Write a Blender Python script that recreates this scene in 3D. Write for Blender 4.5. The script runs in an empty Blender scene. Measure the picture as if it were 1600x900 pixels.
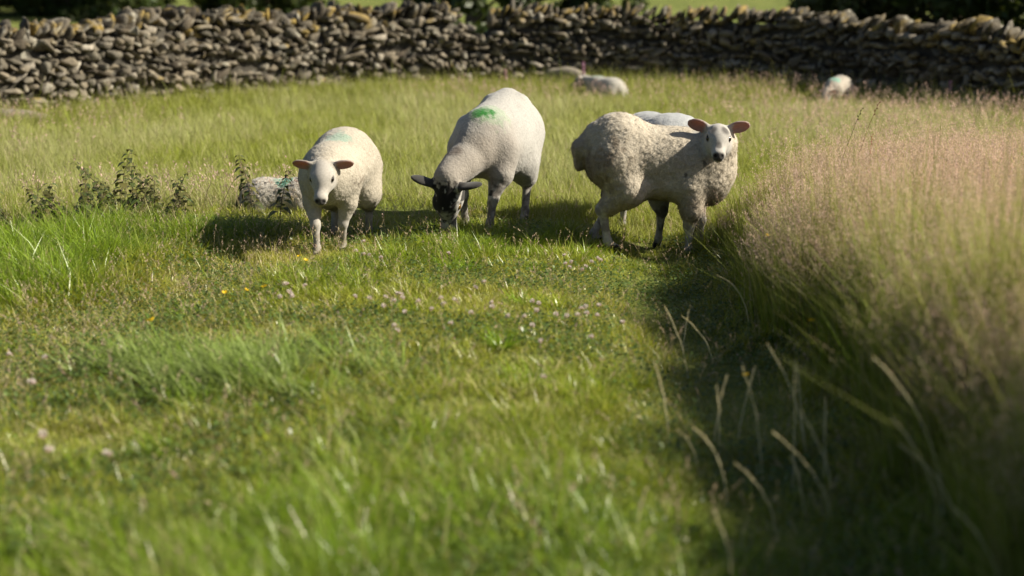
import bpy, math, random
import numpy as np
from mathutils import Vector, Matrix

# ------------------------------------------------------------------ camera, light, exposure
SC = bpy.context.scene
COL = SC.collection
CAM_H, PITCH = 1.5, math.radians(12.6)
cam_data = bpy.data.cameras.new('camera')
cam_data.lens = 50.0
cam_data.sensor_width = 36.0
cam_data.clip_start = 0.05
cam_data.clip_end = 2000.0
cam_data.dof.use_dof = True
cam_data.dof.focus_distance = 7.95
cam_data.dof.aperture_fstop = 1.35
cam = bpy.data.objects.new('camera', cam_data)
cam.location = (0, 0, CAM_H)
cam.rotation_euler = (math.pi / 2 - PITCH, 0, 0)
COL.objects.link(cam)
SC.camera = cam

SUN_EL = math.radians(35.5)
SUN_AZ = math.radians(94.0)            # clockwise from +Y: the sun stands to the right
SUN_DIR = Vector((math.sin(SUN_AZ) * math.cos(SUN_EL), math.cos(SUN_AZ) * math.cos(SUN_EL), math.sin(SUN_EL)))
world = bpy.data.worlds.new('World')
SC.world = world
world.use_nodes = True
wn = world.node_tree
sky = wn.nodes.new('ShaderNodeTexSky')
sky.sky_type = 'NISHITA'
sky.sun_disc = False
sky.sun_elevation = SUN_EL
sky.sun_rotation = SUN_AZ
sky.air_density = 1.0
sky.dust_density = 2.0
wn.links.new(sky.outputs[0], wn.nodes['Background'].inputs[0])
wn.nodes['Background'].inputs[1].default_value = 0.045
sun_data = bpy.data.lights.new('sun', 'SUN')
sun_data.energy = 5.0
sun_data.angle = math.radians(0.53)
sun_data.color = (1.0, 0.92, 0.76)
sun = bpy.data.objects.new('sun', sun_data)
sun.rotation_euler = SUN_DIR.to_track_quat('Z', 'Y').to_euler()
COL.objects.link(sun)
SC.view_settings.view_transform = 'Standard'
SC.view_settings.look = 'None'
SC.view_settings.exposure = 1.15
SC.view_settings.gamma = 1.0
SC.cycles.max_bounces = 6
SC.cycles.diffuse_bounces = 3
SC.cycles.glossy_bounces = 2
SC.cycles.transmission_bounces = 4
SC.cycles.transparent_max_bounces = 4
SC.cycles.use_denoising = True
SC.cycles.denoiser = 'OPENIMAGEDENOISE'
SC.cycles.denoising_input_passes = 'RGB_ALBEDO_NORMAL'
SC.cycles.sample_clamp_indirect = 4.0

# ------------------------------------------------------------------ helpers
def tag(o, label=None, cat=None, group=None, kind=None):
    if label: o['label'] = label
    if cat: o['category'] = cat
    if group: o['group'] = group
    if kind: o['kind'] = kind
    return o

def empty(name, loc=(0, 0, 0), yaw=0.0):
    o = bpy.data.objects.new(name, None)
    o.location = loc
    o.rotation_euler = (0, 0, yaw)
    o.empty_display_size = 0.1
    COL.objects.link(o)
    return o

def mesh_obj(name, verts, faces, mat=None, parent=None, smooth=False, col=None, attrs=None, loc=None):
    """verts n x 3; faces: an (m x 3|4) array or a list of such arrays -> ONE linked mesh object"""
    me = bpy.data.meshes.new(name)
    verts = np.asarray(verts, dtype=np.float32)
    if not isinstance(faces, (list, tuple)): faces = [faces]
    faces = [np.asarray(f, dtype=np.int32) for f in faces if len(f)]
    nl = sum(f.size for f in faces)
    npoly = sum(len(f) for f in faces)
    me.vertices.add(len(verts))
    me.vertices.foreach_set('co', verts.ravel())
    me.loops.add(nl)
    me.loops.foreach_set('vertex_index', np.concatenate([f.ravel() for f in faces]))
    me.polygons.add(npoly)
    sizes = np.concatenate([np.full(len(f), f.shape[1], dtype=np.int32) for f in faces])
    starts = np.concatenate([[0], np.cumsum(sizes)[:-1]]).astype(np.int32)
    me.polygons.foreach_set('loop_start', starts)
    if smooth:
        me.polygons.foreach_set('use_smooth', np.ones(npoly, dtype=bool))
    me.update(calc_edges=True)
    if col is not None:
        a = me.attributes.new('col', 'FLOAT_COLOR', 'POINT')
        c = np.ones((len(verts), 4), dtype=np.float32)
        c[:, :3] = col
        a.data.foreach_set('color', c.ravel())
    for k, v in (attrs or {}).items():
        a = me.attributes.new(k, 'FLOAT', 'POINT')
        a.data.foreach_set('value', np.asarray(v, dtype=np.float32))
    if mat: me.materials.append(mat)
    o = bpy.data.objects.new(name, me)
    COL.objects.link(o)
    if parent: o.parent = parent
    if loc is not None: o.location = loc
    return o

# vectorised gradient-free value noise
def _hash(ix, iy, iz, seed):
    h = (ix.astype(np.int64) * 374761393 + iy.astype(np.int64) * 668265263 + iz.astype(np.int64) * 2147483647 + seed * 1274126177) & 0xFFFFFFFF
    h = ((h ^ (h >> 13)) * 1274126177) & 0xFFFFFFFF
    h = ((h ^ (h >> 15)) * 2246822519) & 0xFFFFFFFF
    return ((h ^ (h >> 16)) & 0xFFFFFF).astype(np.float64) / float(0xFFFFFF)

def vnoise(p, scale=1.0, seed=0):
    """value noise in [-1, 1] at n x 3 (or n x 2) points"""
    p = np.asarray(p, dtype=np.float64) * scale
    if p.shape[1] == 2: p = np.column_stack([p, np.zeros(len(p))])
    i = np.floor(p).astype(np.int64)
    f = p - i
    f = f * f * f * (f * (f * 6 - 15) + 10)
    out = 0
    for dx in (0, 1):
        wx = f[:, 0] if dx else 1 - f[:, 0]
        for dy in (0, 1):
            wy = f[:, 1] if dy else 1 - f[:, 1]
            for dz in (0, 1):
                wz = f[:, 2] if dz else 1 - f[:, 2]
                out = out + wx * wy * wz * _hash(i[:, 0] + dx, i[:, 1] + dy, i[:, 2] + dz, seed)
    return out * 2 - 1

def fbm(p, scale, octaves=3, seed=0, gain=0.5):
    s, a, t = 0, 1.0, 0.0
    for k in range(octaves):
        s = s + a * vnoise(p, scale * 2 ** k, seed + 17 * k)
        t += a
        a *= gain
    return s / t

def sstep(a, b, x):
    t = np.clip((x - a) / (b - a), 0, 1)
    return t * t * (3 - 2 * t)

def mixc(a, b, t):
    t = np.asarray(t)[:, None]
    return a * (1 - t) + np.asarray(b, float) * t

# ------------------------------------------------------------------ lie of the land
def ground_z(x, y):
    x = np.asarray(x, dtype=np.float64); y = np.asarray(y, dtype=np.float64)
    z = 0.0 * x
    near = 1 - sstep(8.2, 10.5, y)
    z = z + 0.06 * np.exp(-((x + 0.35) / 0.75) ** 2) * (1 - sstep(5.5, 7.5, y))           # crown between the ruts
    z = z - 0.10 * np.exp(-((x - 0.80) / 0.30) ** 2) * near                                  # wheel rut in the shade
    z = z + 0.04 * sstep(1.1, 1.6, x) * near
    xl = -1.35 - (7.2 - y) * 0.33
    z = z - 0.05 * np.exp(-((x - xl) / 0.3) ** 2) * near                                     # fainter rut
    p = np.column_stack([np.ravel(x), np.ravel(y)])
    z = z + (0.03 * fbm(p, 0.7, 3, 5)).reshape(z.shape)
    far = np.clip(y - 42.0, 0, None)
    z = z + 0.020 * far + 0.0009 * far ** 2 * np.exp(-far / 300)
    return z

def gz(x, y):
    return float(ground_z(np.array([x]), np.array([y]))[0])

# ------------------------------------------------------------------ materials
def new_mat(name):
    m = bpy.data.materials.new(name)
    m.use_nodes = True
    nt = m.node_tree
    b = nt.nodes['Principled BSDF']
    return m, nt, b

def attr_node(nt, name='col'):
    a = nt.nodes.new('ShaderNodeAttribute')
    a.attribute_name = name
    return a

def leafy_mat(name, rough=0.45, spec=0.35, trans=0.35, tint=(1.0, 1.0, 0.55)):
    """thin leaf: gloss and diffuse on the near side, light let through from the far side; colour from the blade's own attribute"""
    m, nt, b = new_mat(name)
    a = attr_node(nt)
    nt.links.new(a.outputs['Color'], b.inputs['Base Color'])
    b.inputs['Roughness'].default_value = rough
    b.inputs['Specular IOR Level'].default_value = spec
    t = nt.nodes.new('ShaderNodeBsdfTranslucent')
    mx = nt.nodes.new('ShaderNodeMix'); mx.data_type = 'RGBA'; mx.blend_type = 'MULTIPLY'
    mx.inputs[0].default_value = 1.0
    nt.links.new(a.outputs['Color'], mx.inputs[6]); mx.inputs[7].default_value = (*tint, 1)
    nt.links.new(mx.outputs[2], t.inputs['Color'])
    s = nt.nodes.new('ShaderNodeMixShader'); s.inputs[0].default_value = trans
    nt.links.new(b.outputs[0], s.inputs[1]); nt.links.new(t.outputs[0], s.inputs[2])
    nt.links.new(s.outputs[0], nt.nodes['Material Output'].inputs[0])
    return m

def attr_mat(name, rough=0.9, spec=0.2, bump=0.0, bscale=60.0, detail=4.0, mott=0.0):
    m, nt, b = new_mat(name)
    a = attr_node(nt)
    src = a.outputs['Color']
    tc = nt.nodes.new('ShaderNodeTexCoord')
    if mott:
        n = nt.nodes.new('ShaderNodeTexNoise'); n.inputs['Scale'].default_value = bscale * 0.5; n.inputs['Detail'].default_value = 6
        nt.links.new(tc.outputs['Object'], n.inputs['Vector'])
        mr = nt.nodes.new('ShaderNodeMapRange'); mr.inputs[1].default_value = 0.3; mr.inputs[2].default_value = 0.7
        mr.inputs[3].default_value = 1 - mott; mr.inputs[4].default_value = 1 + mott
        nt.links.new(n.outputs[0], mr.inputs[0])
        v = nt.nodes.new('ShaderNodeVectorMath'); v.operation = 'SCALE'
        nt.links.new(src, v.inputs[0]); nt.links.new(mr.outputs[0], v.inputs['Scale'])
        src = v.outputs[0]
    nt.links.new(src, b.inputs['Base Color'])
    b.inputs['Roughness'].default_value = rough
    b.inputs['Specular IOR Level'].default_value = spec
    if bump:
        n2 = nt.nodes.new('ShaderNodeTexNoise'); n2.inputs['Scale'].default_value = bscale; n2.inputs['Detail'].default_value = detail
        nt.links.new(tc.outputs['Object'], n2.inputs['Vector'])
        bp = nt.nodes.new('ShaderNodeBump'); bp.inputs['Strength'].default_value = 0.8; bp.inputs['Distance'].default_value = bump
        nt.links.new(n2.outputs[0], bp.inputs['Height']); nt.links.new(bp.outputs[0], b.inputs['Normal'])
    return m
# ------------------------------------------------------------------ ground sheet
def build_ground():
    xs = np.concatenate([-np.geomspace(260, 12, 40), np.linspace(-11.8, 11.8, 190), np.geomspace(12, 260, 40)])
    ys = np.concatenate([np.linspace(-12, 1.8, 40), np.linspace(2, 20, 170), np.geomspace(20.2, 420, 110)])
    X, Y = np.meshgrid(xs, ys, indexing='ij')
    Z = ground_z(X, Y)
    V = np.column_stack([X.ravel(), Y.ravel(), Z.ravel()])
    nx, ny = len(xs), len(ys)
    i = np.arange(nx - 1)[:, None] * ny + np.arange(ny - 1)[None]
    Q = np.stack([i, i + ny, i + ny + 1, i + 1], axis=-1).reshape(-1, 4)
    m, nt, b = new_mat('soil_and_thatch')
    tc = nt.nodes.new('ShaderNodeTexCoord')
    n = nt.nodes.new('ShaderNodeTexNoise'); n.inputs['Scale'].default_value = 1.1; n.inputs['Detail'].default_value = 9; n.inputs['Roughness'].default_value = .7
    nt.links.new(tc.outputs['Object'], n.inputs['Vector'])
    r = nt.nodes.new('ShaderNodeValToRGB')
    r.color_ramp.elements[0].position = .35; r.color_ramp.elements[0].color = (.075, .100, .022, 1)
    r.color_ramp.elements[1].position = .68; r.color_ramp.elements[1].color = (.200, .215, .060, 1)
    nt.links.new(n.outputs[0], r.inputs[0])
    nt.links.new(r.outputs[0], b.inputs['Base Color'])
    b.inputs['Roughness'].default_value = .95
    b.inputs['Specular IOR Level'].default_value = .1
    n2 = nt.nodes.new('ShaderNodeTexNoise'); n2.inputs['Scale'].default_value = 25; n2.inputs['Detail'].default_value = 6
    nt.links.new(tc.outputs['Object'], n2.inputs['Vector'])
    bp = nt.nodes.new('ShaderNodeBump'); bp.inputs['Distance'].default_value = .05
    nt.links.new(n2.outputs[0], bp.inputs['Height']); nt.links.new(bp.outputs[0], b.inputs['Normal'])
    tag(mesh_obj('ground', V, Q, m, None, True), kind='structure')
build_ground()

# ------------------------------------------------------------------ dry stone wall
WALL_X = np.array([-10.5, -8.2, -6.6, -5.25, -4.5, -3.6, -2.3, -1.0, 0.0, 1.65, 2.9, 3.95, 4.75, 5.5, 6.6, 8.2, 10.5])
WALL_Y = np.array([9.8, 12.0, 13.3, 14.4, 15.2, 16.4, 17.5, 18.15, 18.45, 18.5, 18.2, 17.6, 16.4, 15.3, 14.3, 13.0, 11.2])
WALL_T = np.array([1.02, 1.02, 1.02, 1.02, 1.04, 1.12, 1.09, 1.12, 1.10, 1.06, 1.07, 1.03, .96, .92, .93, .94, .94])

class Poly:
    def __init__(s):
        t = np.concatenate([[0], np.cumsum(np.hypot(np.diff(WALL_X), np.diff(WALL_Y)))])
        tt = np.linspace(0, t[-1], 600)
        ker = np.ones(31) / 31
        sm = lambda a: np.convolve(np.pad(np.interp(tt, t, a), 15, mode='edge'), ker, 'valid')
        s.x, s.y, s.top = sm(WALL_X), sm(WALL_Y), np.interp(tt, t, WALL_T)
        s.s = np.concatenate([[0], np.cumsum(np.hypot(np.diff(s.x), np.diff(s.y)))])
        s.L = s.s[-1]
    def at(s, q):
        x, y = np.interp(q, s.s, s.x), np.interp(q, s.s, s.y)
        e = .05
        tx = np.interp(q + e, s.s, s.x) - np.interp(q - e, s.s, s.x)
        ty = np.interp(q + e, s.s, s.y) - np.interp(q - e, s.s, s.y)
        n = np.hypot(tx, ty) + 1e-12
        return x, y, tx / n, ty / n
    def height(s, q):
        h = np.interp(q, s.s, s.top)
        x = np.interp(q, s.s, s.x)
        h = h - .20 * np.exp(-((x + .47) / .20) ** 2) + .025 * np.sin(q * 2.3) + .02 * np.sin(q * 5.1 + 1)
        return h
WP = Poly()

def ico(sub=2):
    import bmesh
    bm = bmesh.new()
    bmesh.ops.create_icosphere(bm, subdivisions=sub, radius=1)
    V = np.array([v.co[:] for v in bm.verts]); F = np.array([[v.index for v in f.verts] for f in bm.faces])
    bm.free()
    return V, F
ICO2, ICO2F = ico(2)
ICO3, ICO3F = ico(3)

def rock(rng, size, power=3.2, rough=.16, planes=5, base=None):
    """an angular field stone: a rounded block cut by a few random planes, with a roughened skin"""
    V = (ICO2 if base is None else base).copy()
    a = np.abs(V) ** power
    V = V / (a.sum(axis=1, keepdims=True) ** (1 / power))
    for _ in range(planes):
        n = rng.normal(0, 1, 3); n /= np.linalg.norm(n)
        d = rng.uniform(.40, .82)
        o = V @ n - d
        V = V - np.outer(np.clip(o, 0, None), n)
    V = V * (1 + rough * fbm(V + rng.uniform(0, 50, 3), 1.2, 2, 3)[:, None])
    return V * np.asarray(size)

def stone_mat():
    m, nt, b = new_mat('field_stone')
    a = attr_node(nt)
    tc = nt.nodes.new('ShaderNodeTexCoord')
    n = nt.nodes.new('ShaderNodeTexNoise'); n.inputs['Scale'].default_value = 14; n.inputs['Detail'].default_value = 8; n.inputs['Roughness'].default_value = .65
    nt.links.new(tc.outputs['Object'], n.inputs['Vector'])
    mr = nt.nodes.new('ShaderNodeMapRange'); mr.inputs[1].default_value = .3; mr.inputs[2].default_value = .7; mr.inputs[3].default_value = .70; mr.inputs[4].default_value = 1.25
    nt.links.new(n.outputs[0], mr.inputs[0])
    v = nt.nodes.new('ShaderNodeVectorMath'); v.operation = 'SCALE'
    nt.links.new(a.outputs['Color'], v.inputs[0]); nt.links.new(mr.outputs[0], v.inputs['Scale'])
    # pale lichen crusts
    n3 = nt.nodes.new('ShaderNodeTexNoise'); n3.inputs['Scale'].default_value = 9; n3.inputs['Detail'].default_value = 5
    nt.links.new(tc.outputs['Object'], n3.inputs['Vector'])
    m3 = nt.nodes.new('ShaderNodeMapRange'); m3.inputs[1].default_value = .60; m3.inputs[2].default_value = .66
    nt.links.new(n3.outputs[0], m3.inputs[0])
    mx = nt.nodes.new('ShaderNodeMix'); mx.data_type = 'RGBA'
    sc = nt.nodes.new('ShaderNodeMath'); sc.operation = 'MULTIPLY'; sc.inputs[1].default_value = .45
    nt.links.new(m3.outputs[0], sc.inputs[0]); nt.links.new(sc.outputs[0], mx.inputs[0])
    nt.links.new(v.outputs[0], mx.inputs[6]); mx.inputs[7].default_value = (.36, .34, .28, 1)
    nt.links.new(mx.outputs[2], b.inputs['Base Color'])
    b.inputs['Roughness'].default_value = .9
    b.inputs['Specular IOR Level'].default_value = .2
    n2 = nt.nodes.new('ShaderNodeTexNoise'); n2.inputs['Scale'].default_value = 40; n2.inputs['Detail'].default_value = 6
    nt.links.new(tc.outputs['Object'], n2.inputs['Vector'])
    bp = nt.nodes.new('ShaderNodeBump'); bp.inputs['Distance'].default_value = .012
    nt.links.new(n2.outputs[0], bp.inputs['Height']); nt.links.new(bp.outputs[0], b.inputs['Normal'])
    return m
STONE = stone_mat()

def stone_colour(rng):
    t = rng.random()
    c = np.array((.25, .215, .165)) * (1 - t) + np.array((.20, .185, .155)) * t
    if rng.random() < .12: c = np.array((.34, .31, .265))
    if rng.random() < .15: c = np.array((.13, .11, .085))
    return c * rng.uniform(.38, .78) * np.array((1.0, .97, .92))

MOSS = np.array((.22, .155, .040))

def place(V, q, out, z, lean=0.0, roll=0.0, yaw=0.0):
    """stone V (x along, y out of the face, z up) set at distance q along the wall"""
    c, s = math.cos(roll), math.sin(roll)
    V = np.column_stack([c * V[:, 0] - s * V[:, 2], V[:, 1], s * V[:, 0] + c * V[:, 2]])
    c, s = math.cos(yaw), math.sin(yaw)
    V = np.column_stack([c * V[:, 0] - s * V[:, 1], s * V[:, 0] + c * V[:, 1], V[:, 2]])
    x, y, tx, ty = WP.at(q)
    nx, ny = ty, -tx                      # faces the camera's field
    W = np.empty_like(V)
    W[:, 0] = x + tx * V[:, 0] + nx * (V[:, 1] + out)
    W[:, 1] = y + ty * V[:, 0] + ny * (V[:, 1] + out)
    W[:, 2] = z + V[:, 2]
    return W

def build_wall():
    rng = np.random.default_rng(77)
    root = empty('dry_stone_wall', (0, 0, 0))
    tag(root, 'long grey dry stone wall curving across the back of the field with mossy upright coping', 'wall')
    # dark rubble heart of the wall, set back behind the facing stones
    qs = np.linspace(0, WP.L, 220)
    prof = []
    for side, t in ((1, 0.0), (1, 1.0), (-1, 1.0), (-1, 0.0)):
        row = []
        for q in qs:
            x, y, tx, ty = WP.at(q)
            top = WP.height(q) - .22
            half = (.24 if t == 0 else .15) - .06
            z = gz(x, y)
            row.append((x + ty * half * side, y - tx * half * side, z - .15 if t == 0 else z + top))
        prof.append(row)
    P = np.array(prof)
    n = len(qs); V = P.reshape(-1, 3)
    Q = []
    for r in range(4):
        for i in range(n - 1):
            Q.append((r * n + i, r * n + i + 1, ((r + 1) % 4) * n + i + 1, ((r + 1) % 4) * n + i))
    for i in (0, n - 1): Q.append((i, n + i, 2 * n + i, 3 * n + i))
    mesh_obj('rubble_core', V, np.array(Q), STONE, root, False, np.tile(np.array((.045, .040, .032)), (len(V), 1)))
    VV, FF, CC, off = [], [], [], 0
    def add(W, F, c, moss=0.0):
        nonlocal off
        cc = np.tile(c, (len(W), 1))
        if moss > 0:
            m = sstep(.0, .45, fbm(W, 9, 3, 31) + moss - .55)
            cc = mixc(cc, MOSS, np.clip(m, 0, 1) * .85)
        VV.append(W); FF.append(F + off); CC.append(cc); off += len(W)
    # facing courses: rough rows whose heights wander, stones of mixed size wedged side by side
    for side in (1, -1):
        z0 = -.06
        k = 0
        while z0 < 1.0:
            ch = rng.uniform(.055, .085) * (1.35 if k == 0 else 1.0)
            q = rng.uniform(0, .2)
            while q < WP.L:
                tall = 1.0
                w = float(np.clip(rng.lognormal(math.log(.090), .50), .040, .32))
                if rng.random() < .06 and k < 6:
                    tall = 2.0; w *= 1.2
                top = WP.height(q) - .15
                h = ch * tall * rng.uniform(.55, 1.30)
                zz = z0 + .030 * math.sin(q * 1.7 + k * 1.3) + .020 * math.sin(q * 4.9 + k * 2.1) + rng.uniform(-.03, .03) + ch / 2
                if zz + h * .4 < top + .03:
                    t = np.clip(zz / 1.0, 0, 1)
                    half = .25 * (1 - t) + .17 * t
                    x, y, tx, ty = WP.at(q)
                    if side == 1 or (x > -7 and x < 7):
                        d = rng.uniform(.07, .12)
                        Vs = rock(rng, (w * .62, d, h * .64), power=rng.uniform(5.0, 10.0), planes=rng.integers(6, 11))
                        W = place(Vs, q + w / 2, side * (half - d * .6 + rng.uniform(-.055, .035)), gz(x, y) + zz, roll=rng.normal(0, .34), yaw=rng.normal(0, .38))
                        c = stone_colour(rng)
                        patch = float(vnoise(np.array([[q * .55, zz * 1.2]]), 1, 3)[0])
                        moss = np.clip((zz / top - .62) * 1.5, 0, 1) * rng.uniform(.3, 1) * (1 + .6 * patch) + (.35 if rng.random() < .08 else 0)
                        add(W, ICO2F, c, moss)
                q += w * rng.uniform(.94, 1.06)
            z0 += ch * .92
            k += 1
    F = np.concatenate(FF)
    mesh_obj('stonework', np.concatenate(VV), F, STONE, root, False, np.concatenate(CC))
    # coping: slabs set on edge and leaning along the wall
    VV.clear(); FF.clear(); CC.clear(); off = 0
    q = .1
    while q < WP.L:
        x = float(np.interp(q, WP.s, WP.x))
        w = rng.uniform(.032, .085)
        h = rng.uniform(.15, .30)
        lean = rng.normal(-.55, .28)
        if -.68 < x < -.28:
            q += w
            if rng.random() < .75: continue
            h *= .5
        if rng.random() < .05: q += rng.uniform(.04, .10)
        Vs = rock(rng, (w * .55, rng.uniform(.13, .21), h * .56), power=5.5, planes=7)
        top = WP.height(q)
        xx, yy, _, _ = WP.at(q)
        W = place(Vs, q, rng.uniform(-.03, .03), gz(xx, yy) + top - .13 + rng.uniform(-.02, .035), roll=lean, yaw=rng.normal(0, .1))
        add(W, ICO2F, stone_colour(rng) * .62, rng.uniform(.1, .85))
        q += w * rng.uniform(.85, 1.05)
    mesh_obj('coping', np.concatenate(VV), np.concatenate(FF), STONE, root, False, np.concatenate(CC))
build_wall()

def boulder(x, y, size, label, seed, tint=(.36, .335, .29), sink=.1):
    rng = np.random.default_rng(seed)
    V = rock(rng, size, power=4.5, rough=.3, planes=10, base=ICO3)
    c = np.tile(np.array(tint), (len(V), 1)) * (1 + .25 * fbm(V, 6, 3, seed))[:, None]
    o = mesh_obj('boulder', V, ICO3F, STONE, None, False, c, loc=(x, y, gz(x, y) + size[2] - sink))
    tag(o, label, 'boulder')
boulder(.68, 18.08, (.33, .14, .24), 'big pale boulder at the wall foot behind the distant lying sheep', 5, (.17, .15, .12), .20)
boulder(-2.02, 17.28, (.13, .12, .16), 'blocky upright boulder at the wall foot above the facing lamb', 6, (.16, .145, .12))
boulder(-4.95, 14.15, (.42, .2, .14), 'low flat boulder lying in grass before the bright curved end of the wall', 8, (.19, .16, .135))
boulder(5.05, 15.35, (.26, .16, .14), 'small grey boulder in grass at the dark lowest stretch of wall', 9, (.17, .155, .13))
boulder(-.62, 18.05, (.14, .12, .18), 'squarish grey boulder at the wall foot under the gap in the coping', 10, (.16, .145, .12))

# ------------------------------------------------------------------ trees and bushes beyond the wall
LEAF = leafy_mat('tree_leaf', .5, .3, .3)
BARK = attr_mat('bark', .95, .1, .02, 18, 6, .3)

def tube(pts, rad, n=7):
    pts = np.asarray(pts, float); V = []; F = []
    for i, p in enumerate(pts):
        d = pts[min(i + 1, len(pts) - 1)] - pts[max(i - 1, 0)]
        d = d / (np.linalg.norm(d) + 1e-9)
        a = np.cross(d, (0.31, 0.95, 0.1)); a /= np.linalg.norm(a) + 1e-9
        b = np.cross(d, a)
        for k in range(n):
            t = 2 * math.pi * k / n
            V.append(p + rad[i] * (math.cos(t) * a + math.sin(t) * b))
    for i in range(len(pts) - 1):
        for k in range(n):
            F.append((i * n + k, i * n + (k + 1) % n, (i + 1) * n + (k + 1) % n, (i + 1) * n + k))
    F.append(tuple(range(n))[:4])
    return np.array(V), np.array(F)

def tree(x, y, h, spread, base, label, seed, leaf=(.055, .085, .022), nleaf=15000, cat='tree', name='broadleaf_tree'):
    rng = np.random.default_rng(seed)
    z = gz(x, y)
    root = empty(name, (x, y, z - .1))
    tag(root, label, cat)
    VV, FF, off = [], [], 0
    def add(pts, rad):
        nonlocal off
        V, F = tube(pts, rad); VV.append(V); FF.append(F + off); off += len(V)
    top = h * .8
    tr = h * .032
    add([(0, 0, 0), (.05 * h * rng.normal(0, .3), 0, h * .2), (.03 * h, .02 * h, h * .45), (0, 0, top)], [tr * 1.4, tr, tr * .7, tr * .15])
    clumps = []
    for i in range(int(60 + h * 4)):
        a = rng.uniform(0, 2 * math.pi); zz = base + (1 - base) * rng.random() ** 1.35
        prof = math.sin(math.pi * min(1, (zz - base) / (1 - base) * .80 + .2)) ** .6
        r = spread * prof * rng.uniform(.35, 1.0)
        c = np.array((math.cos(a) * r, math.sin(a) * r, h * zz))
        clumps.append((c, rng.uniform(.14, .30) * spread))
        if rng.random() < .25:
            st = np.array((0, 0, h * max(.12, zz * rng.uniform(.5, .8))))
            mid = (st + c) / 2 + np.array((0, 0, .04 * h))
            add([st, mid, c], [tr * .45, tr * .25, tr * .06])
    V = np.concatenate(VV)
    mesh_obj('trunk', V, np.concatenate(FF), BARK, root, True, np.tile(np.array((.10, .08, .06)), (len(V), 1)))
    w = np.array([r ** 2 for _, r in clumps]); w /= w.sum()
    ci = rng.choice(len(clumps), nleaf, p=w)
    C = np.array([c for c, _ in clumps])[ci]; R = np.array([r for _, r in clumps])[ci]
    d = rng.normal(0, 1, (nleaf, 3)); d /= np.linalg.norm(d, axis=1, keepdims=True)
    P = C + d * (R * rng.uniform(.25, 1.0, nleaf) ** .5 * (1 + .35 * fbm(C + d, 1.3, 2, seed)))[:, None] * np.array([1, 1, .75])
    n = d + rng.normal(0, .55, (nleaf, 3)) + np.array([0, 0, .5]); n /= np.linalg.norm(n, axis=1, keepdims=True)
    u = np.cross(n, rng.normal(0, 1, (nleaf, 3))); u /= np.linalg.norm(u, axis=1, keepdims=True)
    v = np.cross(n, u)
    L = (.05 + .010 * h) * rng.uniform(.6, 1.3, nleaf)[:, None]
    q = np.stack([P - u * L, P + v * L * .55 + n * L * .15, P + u * L, P - v * L * .55 + n * L * .15], axis=1).reshape(-1, 3)
    tint = np.array([rng.uniform(.8, 1.2) for _ in clumps])[ci]
    col = np.array(leaf)[None] * (tint * rng.uniform(.75, 1.25, nleaf))[:, None]
    col[:, 0] *= rng.uniform(.85, 1.25, nleaf)
    mesh_obj('crown', q, np.arange(nleaf * 4).reshape(-1, 4), LEAF, root, False, np.repeat(col, 4, axis=0))

tree(-16.9, 47.0, 6.5, 2.6, .06, 'dark broad tree beyond the bright grass patch at the curved wall end', 1, (.035, .055, .014))
tree(-14.2, 46.0, 5.0, 2.2, .04, 'lighter green bushy tree above the mossy wall top', 2, (.060, .085, .020))
tree(-11.5, 44.0, 5.0, 2.4, .03, 'mid green tree peeping over the high mossy stretch of wall', 6, (.050, .075, .018))
tree(-8.0, 46.0, 5.5, 2.6, .03, 'dull green tree over the wall above the facing lamb', 3, (.045, .066, .016))
tree(-.75, 27.0, 3.4, 1.15, .04, 'dark leafy tree showing through the gap in the wall coping', 4, (.040, .062, .016))
tree(1.3, 31.0, 3.6, 1.5, .04, 'round dark tree beyond the wall above the grazing ewe', 5, (.036, .056, .015))
tree(5.3, 23.5, 2.0, 1.0, .02, 'olive green bush tree at the foot of the bright hill', 7, (.075, .085, .022))
tree(6.9, 23.0, 3.6, 1.7, .02, 'large sunlit green tree beyond the dipping wall top', 8, (.052, .075, .018))
tree(8.3, 21.5, 4.5, 1.5, .02, 'very dark dense tree past the low dark stretch of wall', 9, (.018, .028, .010))
tree(9.4, 19.0, 4.2, 1.7, .02, 'dark spreading tree at the far end of the wall', 10, (.026, .038, .012))

tree(3.6, 2.45, 2.75, 1.15, .08, 'added bush out of view that shades the nearest clump of tall grass', 21, (.050, .075, .018), 9000, 'bush', 'added_shade_bush')  # unseen bush, added outside the frame to cast shade on the near grass
# ------------------------------------------------------------------ sheep: each body is one continuous surface grown from blended tapered volumes
def _rc(p, a, b, ra, rb):
    a = np.asarray(a, float); b = np.asarray(b, float)
    ab = b - a
    L2 = max(float(ab @ ab), 1e-9)
    t = np.clip(((p - a) @ ab) / L2, 0, 1)
    d = np.linalg.norm(p - a - t[..., None] * ab, axis=-1)
    return d - (ra + (rb - ra) * t)

def _el(p, c, r, R=None):
    q = p - np.asarray(c, float)
    if R is not None: q = q @ R                      # columns of R are the ellipsoid's axes
    r = np.asarray(r, float)
    k0 = np.linalg.norm(q / r, axis=-1)
    k1 = np.linalg.norm(q / (r * r), axis=-1)
    return np.where(k1 > 1e-9, k0 * (k0 - 1.0) / np.maximum(k1, 1e-9), -r.min())

class Prim:
    def __init__(s, kind, args, k, cls, sub=False):
        s.kind, s.args, s.k, s.cls, s.sub = kind, args, k, cls, sub
    def d(s, p):
        return _rc(p, *s.args) if s.kind == 'rc' else _el(p, *s.args)
    def box(s):
        if s.kind == 'rc':
            a, b, ra, rb = s.args
            m = max(ra, rb)
            return np.minimum(a, b) - m, np.maximum(a, b) + m
        c, r = s.args[0], s.args[1]
        m = float(max(r))
        return np.asarray(c, float) - m, np.asarray(c, float) + m

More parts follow.
